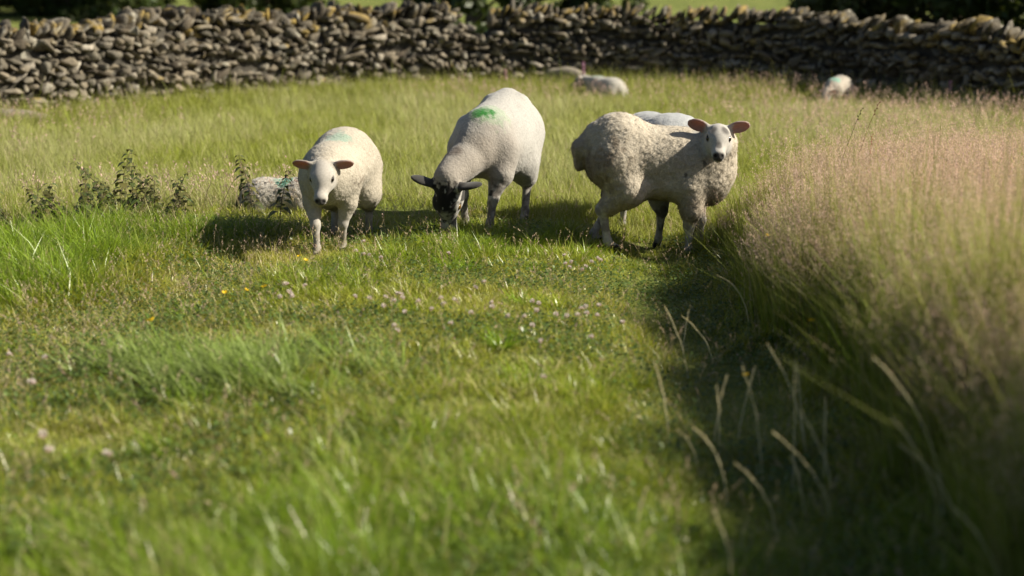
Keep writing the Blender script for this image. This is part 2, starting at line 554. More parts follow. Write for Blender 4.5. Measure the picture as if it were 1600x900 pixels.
class Shape:
    def __init__(s): s.prims = []
    def rc(s, a, b, ra, rb, k=0.03, cls='wool'): s.prims.append(Prim('rc', (np.asarray(a, float), np.asarray(b, float), ra, rb), k, cls))
    def el(s, c, r, k=0.05, cls='wool', R=None): s.prims.append(Prim('el', (np.asarray(c, float), np.asarray(r, float), R), k, cls))
    def cut(s, c, r, k=0.01, R=None): s.prims.append(Prim('el', (np.asarray(c, float), np.asarray(r, float), R), k, 'cut', True))
    def chain(s, pts, rad, k=0.02, cls='bare'):
        for i in range(len(pts) - 1): s.rc(pts[i], pts[i + 1], rad[i], rad[i + 1], k, cls)
    def mesh(s, h):
        lo = np.min([p.box()[0] for p in s.prims if not p.sub], axis=0) - 4 * h
        hi = np.max([p.box()[1] for p in s.prims if not p.sub], axis=0) + 4 * h
        n = np.ceil((hi - lo) / h).astype(int) + 1
        F = np.full(n, 0.5)
        ax = [lo[i] + h * np.arange(n[i]) for i in range(3)]
        for p in s.prims:
            b0, b1 = p.box()
            pad = 2 * p.k + .05 + 3 * h
            i0 = np.clip(np.floor((b0 - pad - lo) / h).astype(int), 0, n - 1)
            i1 = np.clip(np.ceil((b1 + pad - lo) / h).astype(int) + 1, 1, n)
            g = np.stack(np.meshgrid(*[ax[i][i0[i]:i1[i]] for i in range(3)], indexing='ij'), axis=-1)
            d = p.d(g)
            sl = tuple(slice(i0[i], i1[i]) for i in range(3))
            f = F[sl]
            if p.sub:
                a, b = f, -d
                hh = np.maximum(p.k - np.abs(a - b), 0) / p.k
                F[sl] = np.maximum(a, b) + hh * hh * p.k * 0.25
            else:
                hh = np.maximum(p.k - np.abs(f - d), 0) / p.k
                F[sl] = np.minimum(f, d) - hh * hh * p.k * 0.25
        return surface_nets(F, lo, h)

def surface_nets(F, lo, h):
    n = np.array(F.shape)
    S = F < 0
    c = np.zeros(n - 1, dtype=int)
    for dx in (0, 1):
        for dy in (0, 1):
            for dz in (0, 1):
                c += S[dx:n[0] - 1 + dx, dy:n[1] - 1 + dy, dz:n[2] - 1 + dz]
    act = (c > 0) & (c < 8)
    idx = -np.ones(n - 1, dtype=np.int64)
    cells = np.argwhere(act)
    idx[act] = np.arange(len(cells))
    acc = np.zeros((len(cells), 3)); cnt = np.zeros(len(cells))
    corners = [(dx, dy, dz) for dx in (0, 1) for dy in (0, 1) for dz in (0, 1)]
    for a in corners:
        for axis in range(3):
            if a[axis]: continue
            b = list(a); b[axis] = 1
            fa = F[cells[:, 0] + a[0], cells[:, 1] + a[1], cells[:, 2] + a[2]]
            fb = F[cells[:, 0] + b[0], cells[:, 1] + b[1], cells[:, 2] + b[2]]
            m = (fa < 0) != (fb < 0)
            t = np.where(m, fa / np.where(np.abs(fa - fb) < 1e-12, 1, fa - fb), 0)
            q = np.tile(np.array(a, float), (len(cells), 1))
            q[:, axis] = t
            acc[m] += q[m]; cnt[m] += 1
    V = lo + h * (cells + acc / cnt[:, None])
    quads = []
    for axis in range(3):
        u, v = (axis + 1) % 3, (axis + 2) % 3
        sl0 = [slice(1, n[i] - 1) for i in range(3)]; sl0[axis] = slice(0, n[axis] - 1)
        sl1 = list(sl0); sl1[axis] = slice(1, n[axis])
        A, B = S[tuple(sl0)], S[tuple(sl1)]
        ed = np.argwhere(A != B)
        off = np.array([s_.start for s_ in sl0])
        e = ed + off
        inside = A[tuple(ed.T)]
        def cell(du, dv):
            q = e.copy(); q[:, u] -= du; q[:, v] -= dv
            return idx[q[:, 0], q[:, 1], q[:, 2]]
        q = np.stack([cell(1, 1), cell(0, 1), cell(0, 0), cell(1, 0)], axis=1)
        q[~inside] = q[~inside][:, ::-1]
        quads.append(q)
    return V, np.concatenate(quads)

def vnormals(V, Q):
    fn = np.cross(V[Q[:, 2]] - V[Q[:, 0]], V[Q[:, 3]] - V[Q[:, 1]])
    N = np.zeros_like(V)
    for i in range(4): np.add.at(N, Q[:, i], fn)
    return N / np.maximum(np.linalg.norm(N, axis=1, keepdims=True), 1e-9)

def unit(v):
    v = np.asarray(v, float)
    return v / np.linalg.norm(v)

class HeadFrame:
    def __init__(s, poll, fwd, up, size):
        s.o = np.asarray(poll, float)
        s.u = unit(fwd)
        s.v = unit(np.cross(np.asarray(up, float), s.u))
        s.w = np.cross(s.u, s.v)
        s.k = size
        s.R = np.column_stack([s.u, s.v, s.w])
    def P(s, u, v, w): return s.o + s.k * (s.R @ np.array([u, v, w]))
    def loc(s, pts): return ((pts - s.o) @ s.R) / s.k

def add_head(S, H, ear_drop=0.0, ear_back=0.0):
    k = H.k; R = H.R
    S.el(H.P(.040, 0, .000), np.array([.072, .055, .060]) * k, .03 * k, 'head', R)
    S.el(H.P(.085, 0, .008), np.array([.055, .054, .044]) * k, .03 * k, 'head', R)
    S.rc(H.P(.085, 0, -.012), H.P(.182, 0, -.030), .047 * k, .031 * k, .03 * k, 'head')
    S.el(H.P(.192, 0, -.030), np.array([.030, .033, .028]) * k, .02 * k, 'head', R)
    S.rc(H.P(.030, 0, -.052), H.P(.172, 0, -.056), .040 * k, .022 * k, .025 * k, 'head')
    for s in (1, -1):
        S.el(H.P(.055, .032 * s, -.036), np.array([.052, .028, .042]) * k, .025 * k, 'head', R)
        S.el(H.P(.078, .044 * s, .026), np.array([.028, .014, .012]) * k, .015 * k, 'head', R)
        S.cut(H.P(.094, .062 * s, .010), np.array([.020, .012, .014]) * k, .012 * k, R)
        S.cut(H.P(.218, .017 * s, -.022), np.array([.010, .006, .008]) * k, .008 * k, R)
        S.cut(H.P(.19, .034 * s, -.047), np.array([.035, .010, .0035]) * k, .008 * k, R)
        # ear: a leaf-shaped shell opening forwards
        out = unit(R @ np.array([-.10 - ear_back, s * 1.0, .16 - ear_drop]))
        f = unit(R @ np.array([1.0, s * .12, -.15]) - out * (out @ (R @ np.array([1.0, s * .12, -.15]))))
        ER = np.column_stack([f, out, np.cross(f, out)])
        root = H.P(.004, .050 * s, .022)
        c = root + out * .052 * k
        S.rc(root - out * .012 * k, root + out * .022 * k, .019 * k, .020 * k, .015 * k, 'ear')
        S.el(c, np.array([.0130, .060, .037]) * k, .008 * k, 'ear', ER)
        S.cut(c + f * .0120 * k + out * .006 * k, np.array([.0130, .046, .025]) * k, .005 * k, ER)

def sdf_of(S, pts, classes):
    d = np.full(len(pts), 1.0)
    for p in S.prims:
        if p.cls in classes and not p.sub:
            d = np.minimum(d, p.d(pts))
    return d

wool_mat = None
def wool_material():
    m, nt, b = new_mat('wool_and_skin')
    a = attr_node(nt)
    w = attr_node(nt, 'wool')
    e = attr_node(nt, 'ear')
    tc = nt.nodes.new('ShaderNodeTexCoord')
    n1 = nt.nodes.new('ShaderNodeTexNoise'); n1.inputs['Scale'].default_value = 95; n1.inputs['Detail'].default_value = 5
    nt.links.new(tc.outputs['Object'], n1.inputs['Vector'])
    mr = nt.nodes.new('ShaderNodeMapRange'); mr.inputs[1].default_value = .3; mr.inputs[2].default_value = .7
    mr.inputs[3].default_value = .86; mr.inputs[4].default_value = 1.08
    nt.links.new(n1.outputs[0], mr.inputs[0])
    v = nt.nodes.new('ShaderNodeVectorMath'); v.operation = 'SCALE'
    nt.links.new(a.outputs['Color'], v.inputs[0]); nt.links.new(mr.outputs[0], v.inputs['Scale'])
    nt.links.new(v.outputs[0], b.inputs['Base Color'])
    b.inputs['Roughness'].default_value = .85
    b.inputs['Specular IOR Level'].default_value = .15
    b.inputs['Sheen Weight'].default_value = .15
    b.inputs['Sheen Roughness'].default_value = .5
    bp = nt.nodes.new('ShaderNodeBump'); bp.inputs['Distance'].default_value = .0042
    sc = nt.nodes.new('ShaderNodeMath'); sc.operation = 'MULTIPLY'; sc.inputs[1].default_value = .9
    nt.links.new(w.outputs['Fac'], sc.inputs[0]); nt.links.new(sc.outputs[0], bp.inputs['Strength'])
    nt.links.new(n1.outputs[0], bp.inputs['Height']); nt.links.new(bp.outputs[0], b.inputs['Normal'])
    t = nt.nodes.new('ShaderNodeBsdfTranslucent')
    t.inputs['Color'].default_value = (.80, .30, .20, 1)
    em = nt.nodes.new('ShaderNodeMath'); em.operation = 'MULTIPLY'; em.inputs[1].default_value = .18
    nt.links.new(e.outputs['Fac'], em.inputs[0])
    s = nt.nodes.new('ShaderNodeMixShader')
    nt.links.new(em.outputs[0], s.inputs[0]); nt.links.new(b.outputs[0], s.inputs[1]); nt.links.new(t.outputs[0], s.inputs[2])
    nt.links.new(s.outputs[0], nt.nodes['Material Output'].inputs[0])
    return m

fleece_mat = None
def fleece_material():
    global fleece_mat
    if fleece_mat is None:
        fleece_mat, nt, b = new_mat('wool_fibre')
        a = attr_node(nt)
        b.inputs['Roughness'].default_value = .9
        b.inputs['Specular IOR Level'].default_value = .1
        nt.links.new(a.outputs['Color'], b.inputs['Base Color'])
        t = nt.nodes.new('ShaderNodeBsdfTranslucent')
        nt.links.new(a.outputs['Color'], t.inputs['Color'])
        s = nt.nodes.new('ShaderNodeMixShader'); s.inputs[0].default_value = .50
        nt.links.new(b.outputs[0], s.inputs[1]); nt.links.new(t.outputs[0], s.inputs[2])
        nt.links.new(s.outputs[0], nt.nodes['Material Output'].inputs[0])
    return fleece_mat

def finish_sheep(name, S, H, origin, yaw, label, colour_fn, h=0.006, wool_amp=0.008, wool_scale=45, fuzz=20000, fuzz_len=.016,
                 fold_amp=0.0, eye_col=(.012, .009, .006), seed=1, size=1.0):
    """mesh the shape, ruffle the wool, colour it, and hang it with its fleece nap and eyes under one thing"""
    rng = np.random.default_rng(seed)
    V, Q = S.mesh(h)
    # relax the stair-steps a little
    for it in range(2):
        acc = np.zeros_like(V); c = np.zeros(len(V))
        for i in range(4):
            j = (i + 1) % 4
            np.add.at(acc, Q[:, i], V[Q[:, j]]); np.add.at(acc, Q[:, j], V[Q[:, i]])
            np.add.at(c, Q[:, i], 1); np.add.at(c, Q[:, j], 1)
        av = acc / c[:, None]
        keep = sdf_of(S, V, ('ear',)) < .01
        V = np.where(keep[:, None], V * .75 + av * .25, V * .5 + av * .5)
    N = vnormals(V, Q)
    dw = sdf_of(S, V, ('wool',))
    db = np.minimum(sdf_of(S, V, ('bare', 'head')), sdf_of(S, V, ('ear',)) + .012)
    wool = sstep(-.012, .012, db - dw)
    ear = (sdf_of(S, V, ('ear',)) < .004).astype(float)
    if H is not None:
        hl = H.loc(V)
        ear *= (np.abs(hl[:, 1]) > .055)
    ruf = fbm(V, wool_scale, 3, seed) + .18 * fbm(V, wool_scale * .3, 2, seed + 3)
    disp = wool_amp * ruf * wool
    if fold_amp: disp = disp + fold_amp * fbm(V * np.array([1, 1, .6]), 7.0, 2, seed + 9) * wool
    V2 = V + N * disp[:, None]
    col = colour_fn(V, N, wool, ear, dw, db)
    root = empty(name, origin, yaw)
    root.scale = (size, size, size)
    tag(root, label, 'sheep')
    col = np.clip(col, 0, 1) * .43
    global wool_mat
    if wool_mat is None: wool_mat = wool_material()
    mesh_obj('body', V2, Q, wool_mat, root, True, col, {'wool': wool, 'ear': ear})
    # nap of short wool locks, bent along the body
    if fuzz:
        N2 = vnormals(V2, Q)
        tri = np.concatenate([Q[:, [0, 1, 2]], Q[:, [0, 2, 3]]])
        A = np.linalg.norm(np.cross(V2[tri[:, 1]] - V2[tri[:, 0]], V2[tri[:, 2]] - V2[tri[:, 0]]), axis=1) * (wool[tri].min(axis=1) > .6)
        pick = rng.choice(len(tri), fuzz, p=A / A.sum())
        r1, r2 = rng.random(fuzz), rng.random(fuzz)
        m = r1 + r2 > 1; r1[m], r2[m] = 1 - r1[m], 1 - r2[m]
        T = tri[pick]
        w0, w1, w2 = (1 - r1 - r2)[:, None], r1[:, None], r2[:, None]
        P = V2[T[:, 0]] * w0 + V2[T[:, 1]] * w1 + V2[T[:, 2]] * w2
        n = N2[T[:, 0]]
        c = col[T[:, 0]]
        lie = np.array([-.5, 0, -.8]) + rng.normal(0, .40, (fuzz, 3))
        lie += .7 * np.column_stack([vnoise(P, 30, 71 + i) for i in range(3)])
        dirv = n + lie; dirv /= np.linalg.norm(dirv, axis=1, keepdims=True)
        side = np.cross(dirv, n + rng.normal(0, .25, (fuzz, 3))); side /= np.maximum(np.linalg.norm(side, axis=1, keepdims=True), 1e-6)
        L = fuzz_len * (rng.uniform(.55, 1.25, fuzz) * np.where(rng.random(fuzz) < .06, 2.1, 1.0))[:, None]
        Wd = (fuzz_len * .055) * rng.uniform(.7, 1.3, fuzz)[:, None]
        base = P - n * .003
        mid = base + dirv * L * .6
        tip = base + (dirv + .55 * lie - .1 * n) / np.linalg.norm(dirv + .55 * lie - .1 * n, axis=1, keepdims=True) * L
        FV = np.stack([base - side * Wd, base + side * Wd, mid + side * Wd, mid - side * Wd, tip], axis=1).reshape(-1, 3)
        i0 = np.arange(fuzz) * 5
        # faces look outwards, along the skin's own normal
        quads = np.stack([i0, i0 + 1, i0 + 2, i0 + 3], axis=1)
        tris = np.stack([i0 + 3, i0 + 2, i0 + 4], axis=1)
        fc = np.repeat(c * rng.uniform(.90, 1.10, (fuzz, 1)), 5, axis=0)
        fl = mesh_obj('fleece', FV, [quads, tris], fleece_material(), root, True, np.clip(fc * 1.12, 0, .95), {'wool': np.zeros(len(FV)), 'ear': np.zeros(len(FV))})
        fn = np.repeat(n + rng.normal(0, .22, (fuzz, 3)), 5, axis=0)
        fn /= np.linalg.norm(fn, axis=1, keepdims=True)
        fl.data.normals_split_custom_set_from_vertices(fn.tolist())
    if H is not None:
        for s in (1, -1):
            eye_ball(H.P(.090, .0490 * s, .010), .0150 * H.k, root, eye_col)
    return root

eye_mesh = {}
def eye_ball(c, r, root, colr):
    key = tuple(colr)
    if key not in eye_mesh:
        th = np.linspace(0, math.pi, 9); ph = np.linspace(0, 2 * math.pi, 12, endpoint=False)
        V = np.array([(math.sin(t) * math.cos(p), math.sin(t) * math.sin(p), math.cos(t)) for t in th for p in ph])
        Q = np.array([(i * 12 + j, (i + 1) * 12 + j, (i + 1) * 12 + (j + 1) % 12, i * 12 + (j + 1) % 12) for i in range(8) for j in range(12)])
        m, nt, b = new_mat('sheep_eye')
        b.inputs['Base Color'].default_value = (*colr, 1)
        b.inputs['Roughness'].default_value = .12
        o = mesh_obj('eye', V, Q, m, root, True)
        eye_mesh[key] = o.data
    else:
        o = bpy.data.objects.new('eye', eye_mesh[key]); COL.objects.link(o); o.parent = root
    o.location = c
    o.scale = (r, r, r)

def legs_front(S, sh, el, kn, fe, ho, k=1.0, arm=.062):
    """shoulder, elbow, knee, fetlock, hoof"""
    S.rc(sh, el, .085 * k, arm * k, .06, 'wool')
    S.rc(el, np.asarray(el) * .45 + np.asarray(kn) * .55, arm * k * .92, .036 * k, .03, 'wool')
    S.rc(np.asarray(el) * .5 + np.asarray(kn) * .5, kn, .036 * k, .027 * k, .02, 'bare')
    S.el(kn, np.array([.033, .030, .036]) * k, .012, 'bare')
    S.rc(kn, fe, .0235 * k, .019 * k, .015, 'bare')
    S.el(fe, np.array([.025, .022, .024]) * k, .012, 'bare')
    hoof(S, fe, ho, k)

def hoof(S, fe, ho, k):
    fe = np.asarray(fe, float); ho = np.asarray(ho, float)
    S.rc(fe, fe * .4 + ho * .6 + np.array([0, 0, .004]), .020 * k, .022 * k, .012, 'bare')
    S.el(ho + np.array([.004, 0, .012 * k]), np.array([.036, .024, .026]) * k, .012, 'bare')

def legs_hind(S, hip, st, hk, fe, ho, k=1.0, thigh=.115):
    """hip, stifle (knee), hock, fetlock, hoof"""
    S.rc(hip, st, thigh * k, .082 * k, .07, 'wool')
    S.rc(st, np.asarray(st) * .25 + np.asarray(hk) * .75, .082 * k, .050 * k, .07, 'wool')
    S.rc(np.asarray(st) * .3 + np.asarray(hk) * .7, hk, .046 * k, .034 * k, .04, 'bare')
    S.el(np.asarray(hk) + np.array([-.008, 0, .006]), np.array([.033, .025, .034]) * k, .015, 'bare')
    S.rc(hk, fe, .026 * k, .020 * k, .015, 'bare')
    S.el(fe, np.array([.025, .022, .025]) * k, .012, 'bare')
    hoof(S, fe, ho, k)

def face_marks(col, V, H, nose=(.05, .045, .045), nose_w=1.0):
    """eye rims, nostrils, mouth line and the nose pad"""
    col0 = col.copy()
    l = H.loc(V)
    s = np.abs(l[:, 1])
    onface = (np.abs(l[:, 0] - .11) < .15) & (s < .075) & (np.abs(l[:, 2]) < .10)
    pad = sstep(.195, .210, l[:, 0] - .35 * (l[:, 2] + .03)) * (l[:, 2] > -.050) * sstep(.034, .024, s) * nose_w
    col = mixc(col, nose, pad * .85)
    nost = sstep(.014, .006, np.sqrt((l[:, 0] - .214) ** 2 + (s - .016) ** 2 + (l[:, 2] + .022) ** 2))
    col = mixc(col, (.012, .010, .010), nost)
    mouth = sstep(.006, .002, np.abs(l[:, 2] + .049)) * (l[:, 0] > .155) * (l[:, 0] < .24)
    col = mixc(col, (.03, .022, .02), mouth * .85)
    rim = sstep(.028, .017, np.sqrt((l[:, 0] - .091) ** 2 + ((s - .052) * 1.0) ** 2 + ((l[:, 2] - .010) * 1.25) ** 2))
    col = mixc(col, (.035, .025, .02), rim * .9)
    return np.where(onface[:, None], col, col0)

def base_colour(V, N, wool, ear, H, wool_c, skin_c, seed, ear_c=(.56, .33, .27), mott=.10):
    n = fbm(V, 9, 3, seed)
    col = np.tile(np.asarray(skin_c, float), (len(V), 1)) * (1 + .05 * n)[:, None]
    w = np.tile(np.asarray(wool_c, float), (len(V), 1)) * (1 + mott * fbm(V, 5, 3, seed + 2))[:, None]
    col = mixc(col, w, wool)
    if H is not None:
        l = H.loc(V)
        inner = ear * sstep(.15, .5, N @ H.u) * sstep(.066, .08, np.abs(l[:, 1]))
        col = mixc(col, ear_c, inner * .75)
    return col

def hoof_colour(col, V, hooves, c=(.035, .03, .025), r=.042):
    for p in hooves:
        d = np.linalg.norm(V - np.asarray(p, float), axis=1)
        col = mixc(col, c, (d < r) * (V[:, 2] - p[2] < .034))
    return col

LAMB_WOOL = (.70, .63, .51)
SKIN = (.70, .65, .58)

def ruddle(col, V, c, r, colour, amt, seed):
    """a soft-edged daub of marking spray on the wool"""
    q = (V - np.asarray(c, float)) / np.asarray(r, float)
    d = np.linalg.norm(q, axis=1) + .55 * fbm(V, 34, 3, seed)
    return mixc(col, colour, sstep(1.05, .45, d) * amt)

# --- the walking lamb that faces the camera
def build_facing_lamb():
    F = unit((-.12, -.99, 0)); yaw = math.atan2(F[1], F[0])
    o = (-.980, 7.93, gz(-.980, 7.93) - .015)
    S = Shape()
    S.el((-.03, 0, .472), (.33, .174, .160), .08)
    S.el((-.21, 0, .480), (.19, .172, .175), .10)
    S.el((.17, 0, .468), (.17, .134, .156), .07)
    S.el((-.16, 0, .53), (.20, .11, .11), .10)
    S.el((.255, 0, .425), (.085, .105, .115), .06)
    hooves = []
    R = dict(front=[((.15, -.095, .42), (.19, -.095, .300), (.245, -.070, .185), (.262, -.060, .055), (.292, -.060, .008)),
                    ((.15, .095, .42), (.165, .095, .300), (.165, .066, .185), (.120, .050, .060), (.145, .050, .008))],
             hind=[((-.25, -.085, .43), (-.19, -.108, .30), (-.320, -.095, .205), (-.270, -.094, .060), (-.245, -.094, .008)),
                   ((-.25, .085, .43), (-.20, .112, .30), (-.345, .100, .205), (-.330, .098, .060), (-.305, .098, .008))])
    for l in R['front']: legs_front(S, *l, k=.95, arm=.054); hooves.append(l[-1])
    for l in R['hind']: legs_hind(S, *l, k=.98); hooves.append(l[-1])
    S.rc((-.37, 0, .48), (-.43, .01, .33), .045, .035, .04, 'wool')
    # low-held head, turned to look straight out along its path
    c, s = math.cos(-yaw), math.sin(-yaw)
    toL = lambda v: np.array([c * v[0] - s * v[1], s * v[0] + c * v[1], v[2]])
    H = HeadFrame((.365, .015, .515), toL((.00, -.80, -.60)), toL((.0, -.6, .8)), 1.04)
    S.rc((.20, 0, .455), (.35, .01, .49), .140, .080, .06, 'wool')
    add_head(S, H, ear_drop=.14, ear_back=.05)
    def colour(V, N, wool, ear, dw, db):
        col = base_colour(V, N, wool, ear, H, (.76, .68, .55), SKIN, 3)
        col = ruddle(col, V, (.02, .01, .63), (.13, .085, .07), (.30, .62, .48), .55, 4)
        leg = sstep(.30, .10, V[:, 2]) * (1 - wool)
        col = mixc(col, (.40, .34, .27), leg * sstep(-.1, .5, fbm(V, 24, 3, 8)) * .8)
        dirt = sstep(.18, .05, V[:, 2]) * .4
        col = mixc(col, (.33, .27, .20), dirt)
        crease_shade = sstep(.28, .22, V[:, 0]) * sstep(.10, .16, V[:, 0]) * sstep(.06, .12, V[:, 1]) * sstep(.02, .3, fbm(V * np.array([1, 1, .5]), 70, 2, 6)) * sstep(.5, .4, V[:, 2]) * sstep(.34, .40, V[:, 2])
        col = mixc(col, (.28, .22, .16), crease_shade * .8)  # shade of the wool folds painted into the colour as dark lines
        col = face_marks(col, V, H, (.06, .05, .05))
        return hoof_colour(col, V, hooves)
    return finish_sheep('sheep', S, H, o, yaw, 'cream lamb walking head-on with low head, pale face and faint turquoise daub on its back', colour,
                        h=.006, wool_amp=.003, wool_scale=60, fuzz=36000, fuzz_len=.010, seed=11)

# --- the shorn black-faced ewe, grazing
def build_grazing_ewe():
    F = unit((-.28, -.96, 0)); yaw = math.atan2(F[1], F[0])
    o = np.array((-.115, 8.54, gz(-.115, 8.54) - .01))
    c, s = math.cos(-yaw), math.sin(-yaw)
    toL = lambda v: np.array([c * v[0] - s * v[1], s * v[0] + c * v[1], v[2]])
    atL = lambda p: toL(np.asarray(p, float) - o)
    S = Shape()
    S.el((-.06, 0, .51), (.42, .212, .215), .08)
    S.el((-.28, 0, .565), (.20, .205, .20), .10)
    S.el((.20, 0, .505), (.19, .155, .190), .06)
    S.el((-.10, 0, .46), (.33, .222, .18), .09)
    S.rc((.20, 0, .635), (-.30, 0, .715), .055, .060, .09)              # spine
    for q in (1, -1):
        S.el((-.27, .095 * q, .705), (.065, .045, .050), .035)              # hip bones
        S.el((.20, .118 * q, .515), (.10, .060, .15), .03)                # shoulder blades
    S.el((-.30, 0, .745), (.06, .04, .035), .05)
    hooves = []
    fr = [((.20, -.125, .47), (.255, -.125, .34), (.275, -.100, .215), (.250, -.098, .065), (.280, -.098, .008)),
          ((.20, .135, .47), (.275, .140, .34), (.330, .105, .215), (.345, .085, .065), (.378, .085, .008))]
    hi = [((-.30, -.11, .52), (-.22, -.135, .36), (-.37, -.115, .245), (-.335, -.115, .068), (-.305, -.115, .008)),
          ((-.28, .11, .52), (-.14, .145, .36), (-.20, .160, .240), (-.130, .165, .068), (-.100, .165, .008))]
    for l in fr: legs_front(S, *l, k=1.10, arm=.060); hooves.append(l[-1])
    for l in hi: legs_hind(S, *l, k=1.10, thigh=.115); hooves.append(l[-1])
    S.rc((-.46, 0, .60), (-.50, 0, .42), .045, .03, .04, 'wool')
    poll = atL((-.362, 8.02, o[2] + .320))
    H = HeadFrame(poll, toL((-.05, .10, -1.0)), toL((-.26, -1.0, -.08)), 1.34)
    S.rc((.22, .0, .55), (poll * .6 + np.array([.22, 0, .56]) * .4), .120, .095, .06, 'wool')
    S.rc((poll * .6 + np.array([.22, 0, .56]) * .4), poll + np.array([0, 0, .03]), .095, .078, .04, 'wool')
    S.rc((.26, .0, .47), poll + np.array([-.06, 0, .06]), .075, .06, .05, 'wool')
    add_head(S, H, ear_drop=.06, ear_back=.16)
    def colour(V, N, wool, ear, dw, db):
        col = base_colour(V, N, wool, ear, None, (.69, .665, .615), (.68, .65, .60), 21, mott=.05)
        l = H.loc(V)
        neck = np.linalg.norm(V - poll, axis=1)
        nz = fbm(V, 13, 3, 27)
        col = mixc(col, (.48, .425, .36), sstep(.50, .20, neck + .08 * nz) * wool * .9)
        nz = fbm(V, 13, 3, 27)
        # black mottled face, white muzzle blaze and cheek
        spk = fbm(V, 60, 3, 30)
        face = np.maximum(sstep(-.010, .008, dw - .006 + .022 * spk) * (db < .03), ear) * (neck < .40)
        sp = fbm(V, 55, 3, 29)
        edge = .046 - .20 * np.clip(l[:, 0] - .09, 0, 1)
        black = sstep(.012, -.006, l[:, 1] - edge + .018 * sp)
        muz = sstep(.02, -.02, np.abs(l[:, 1] + .004) - .024 + .034 * sp) * sstep(.105, .135, l[:, 0] + .03 * nz)
        black = black * (1 - muz) * sstep(-.075, -.03, l[:, 2] + .02 * sp)
        black = np.maximum(black, sstep(.15, .35, sp) * sstep(.12, .16, l[:, 0]))
        black = black * (1 - .8 * sstep(.30, .5, fbm(V, 48, 3, 35)))
        ef = (ear > 0) | (np.abs(l[:, 1]) > .06)
        black = np.where(ef & (np.abs(l[:, 0]) < .07), .93, black)
        ear[:] = 0
        col = mixc(col, (.013, .011, .010), face * black)
        # bare patches on the neck and the leg joints' mottling
        col = mixc(col, (.20, .15, .12), sstep(.075, .03, np.linalg.norm((V - atL((-.335, 8.10, o[2] + .53))) * np.array([1, 1, .8]), axis=1) + .03 * nz) * .85)
        col = mixc(col, (.16, .12, .10), sstep(.05, .015, np.linalg.norm((V - atL((-.12, 8.10, o[2] + .50))) * np.array([1, 1, .9]), axis=1) + .02 * nz) * .8)
        sh = sstep(.26, .08, np.linalg.norm((V - np.array([.27, .10, .46])) * np.array([1, 1, .8]), axis=1) + .05 * nz)
        col = mixc(col, (.42, .36, .30), sh * wool * .65)
        leg = (1 - wool) * (V[:, 2] < .36) * (neck > .30)
        col = mixc(col, (.16, .14, .125), leg * sstep(-.12, .28, fbm(V, 34, 3, 33)) * .85)
        col = mixc(col, (.36, .31, .26), leg * .35)
        col = ruddle(col, V, (.20, .05, .68), (.15, .15, .12), (.30, .66, .26), .26, 43)
        col = ruddle(col, V, (.235, .005, .675), (.088, .100, .090), (.006, .24, .008), 1.0, 41)
        col = face_marks(col, V, H, (.03, .028, .028))
        return hoof_colour(col, V, hooves)
    return finish_sheep('sheep', S, H, o, yaw, 'white shorn ewe grazing with black mottled face and bright green mark on its withers', colour,
                        h=.0065, wool_amp=.002, wool_scale=70, fuzz=36000, fuzz_len=.008, fold_amp=.011, eye_col=(.10, .055, .012), seed=12)

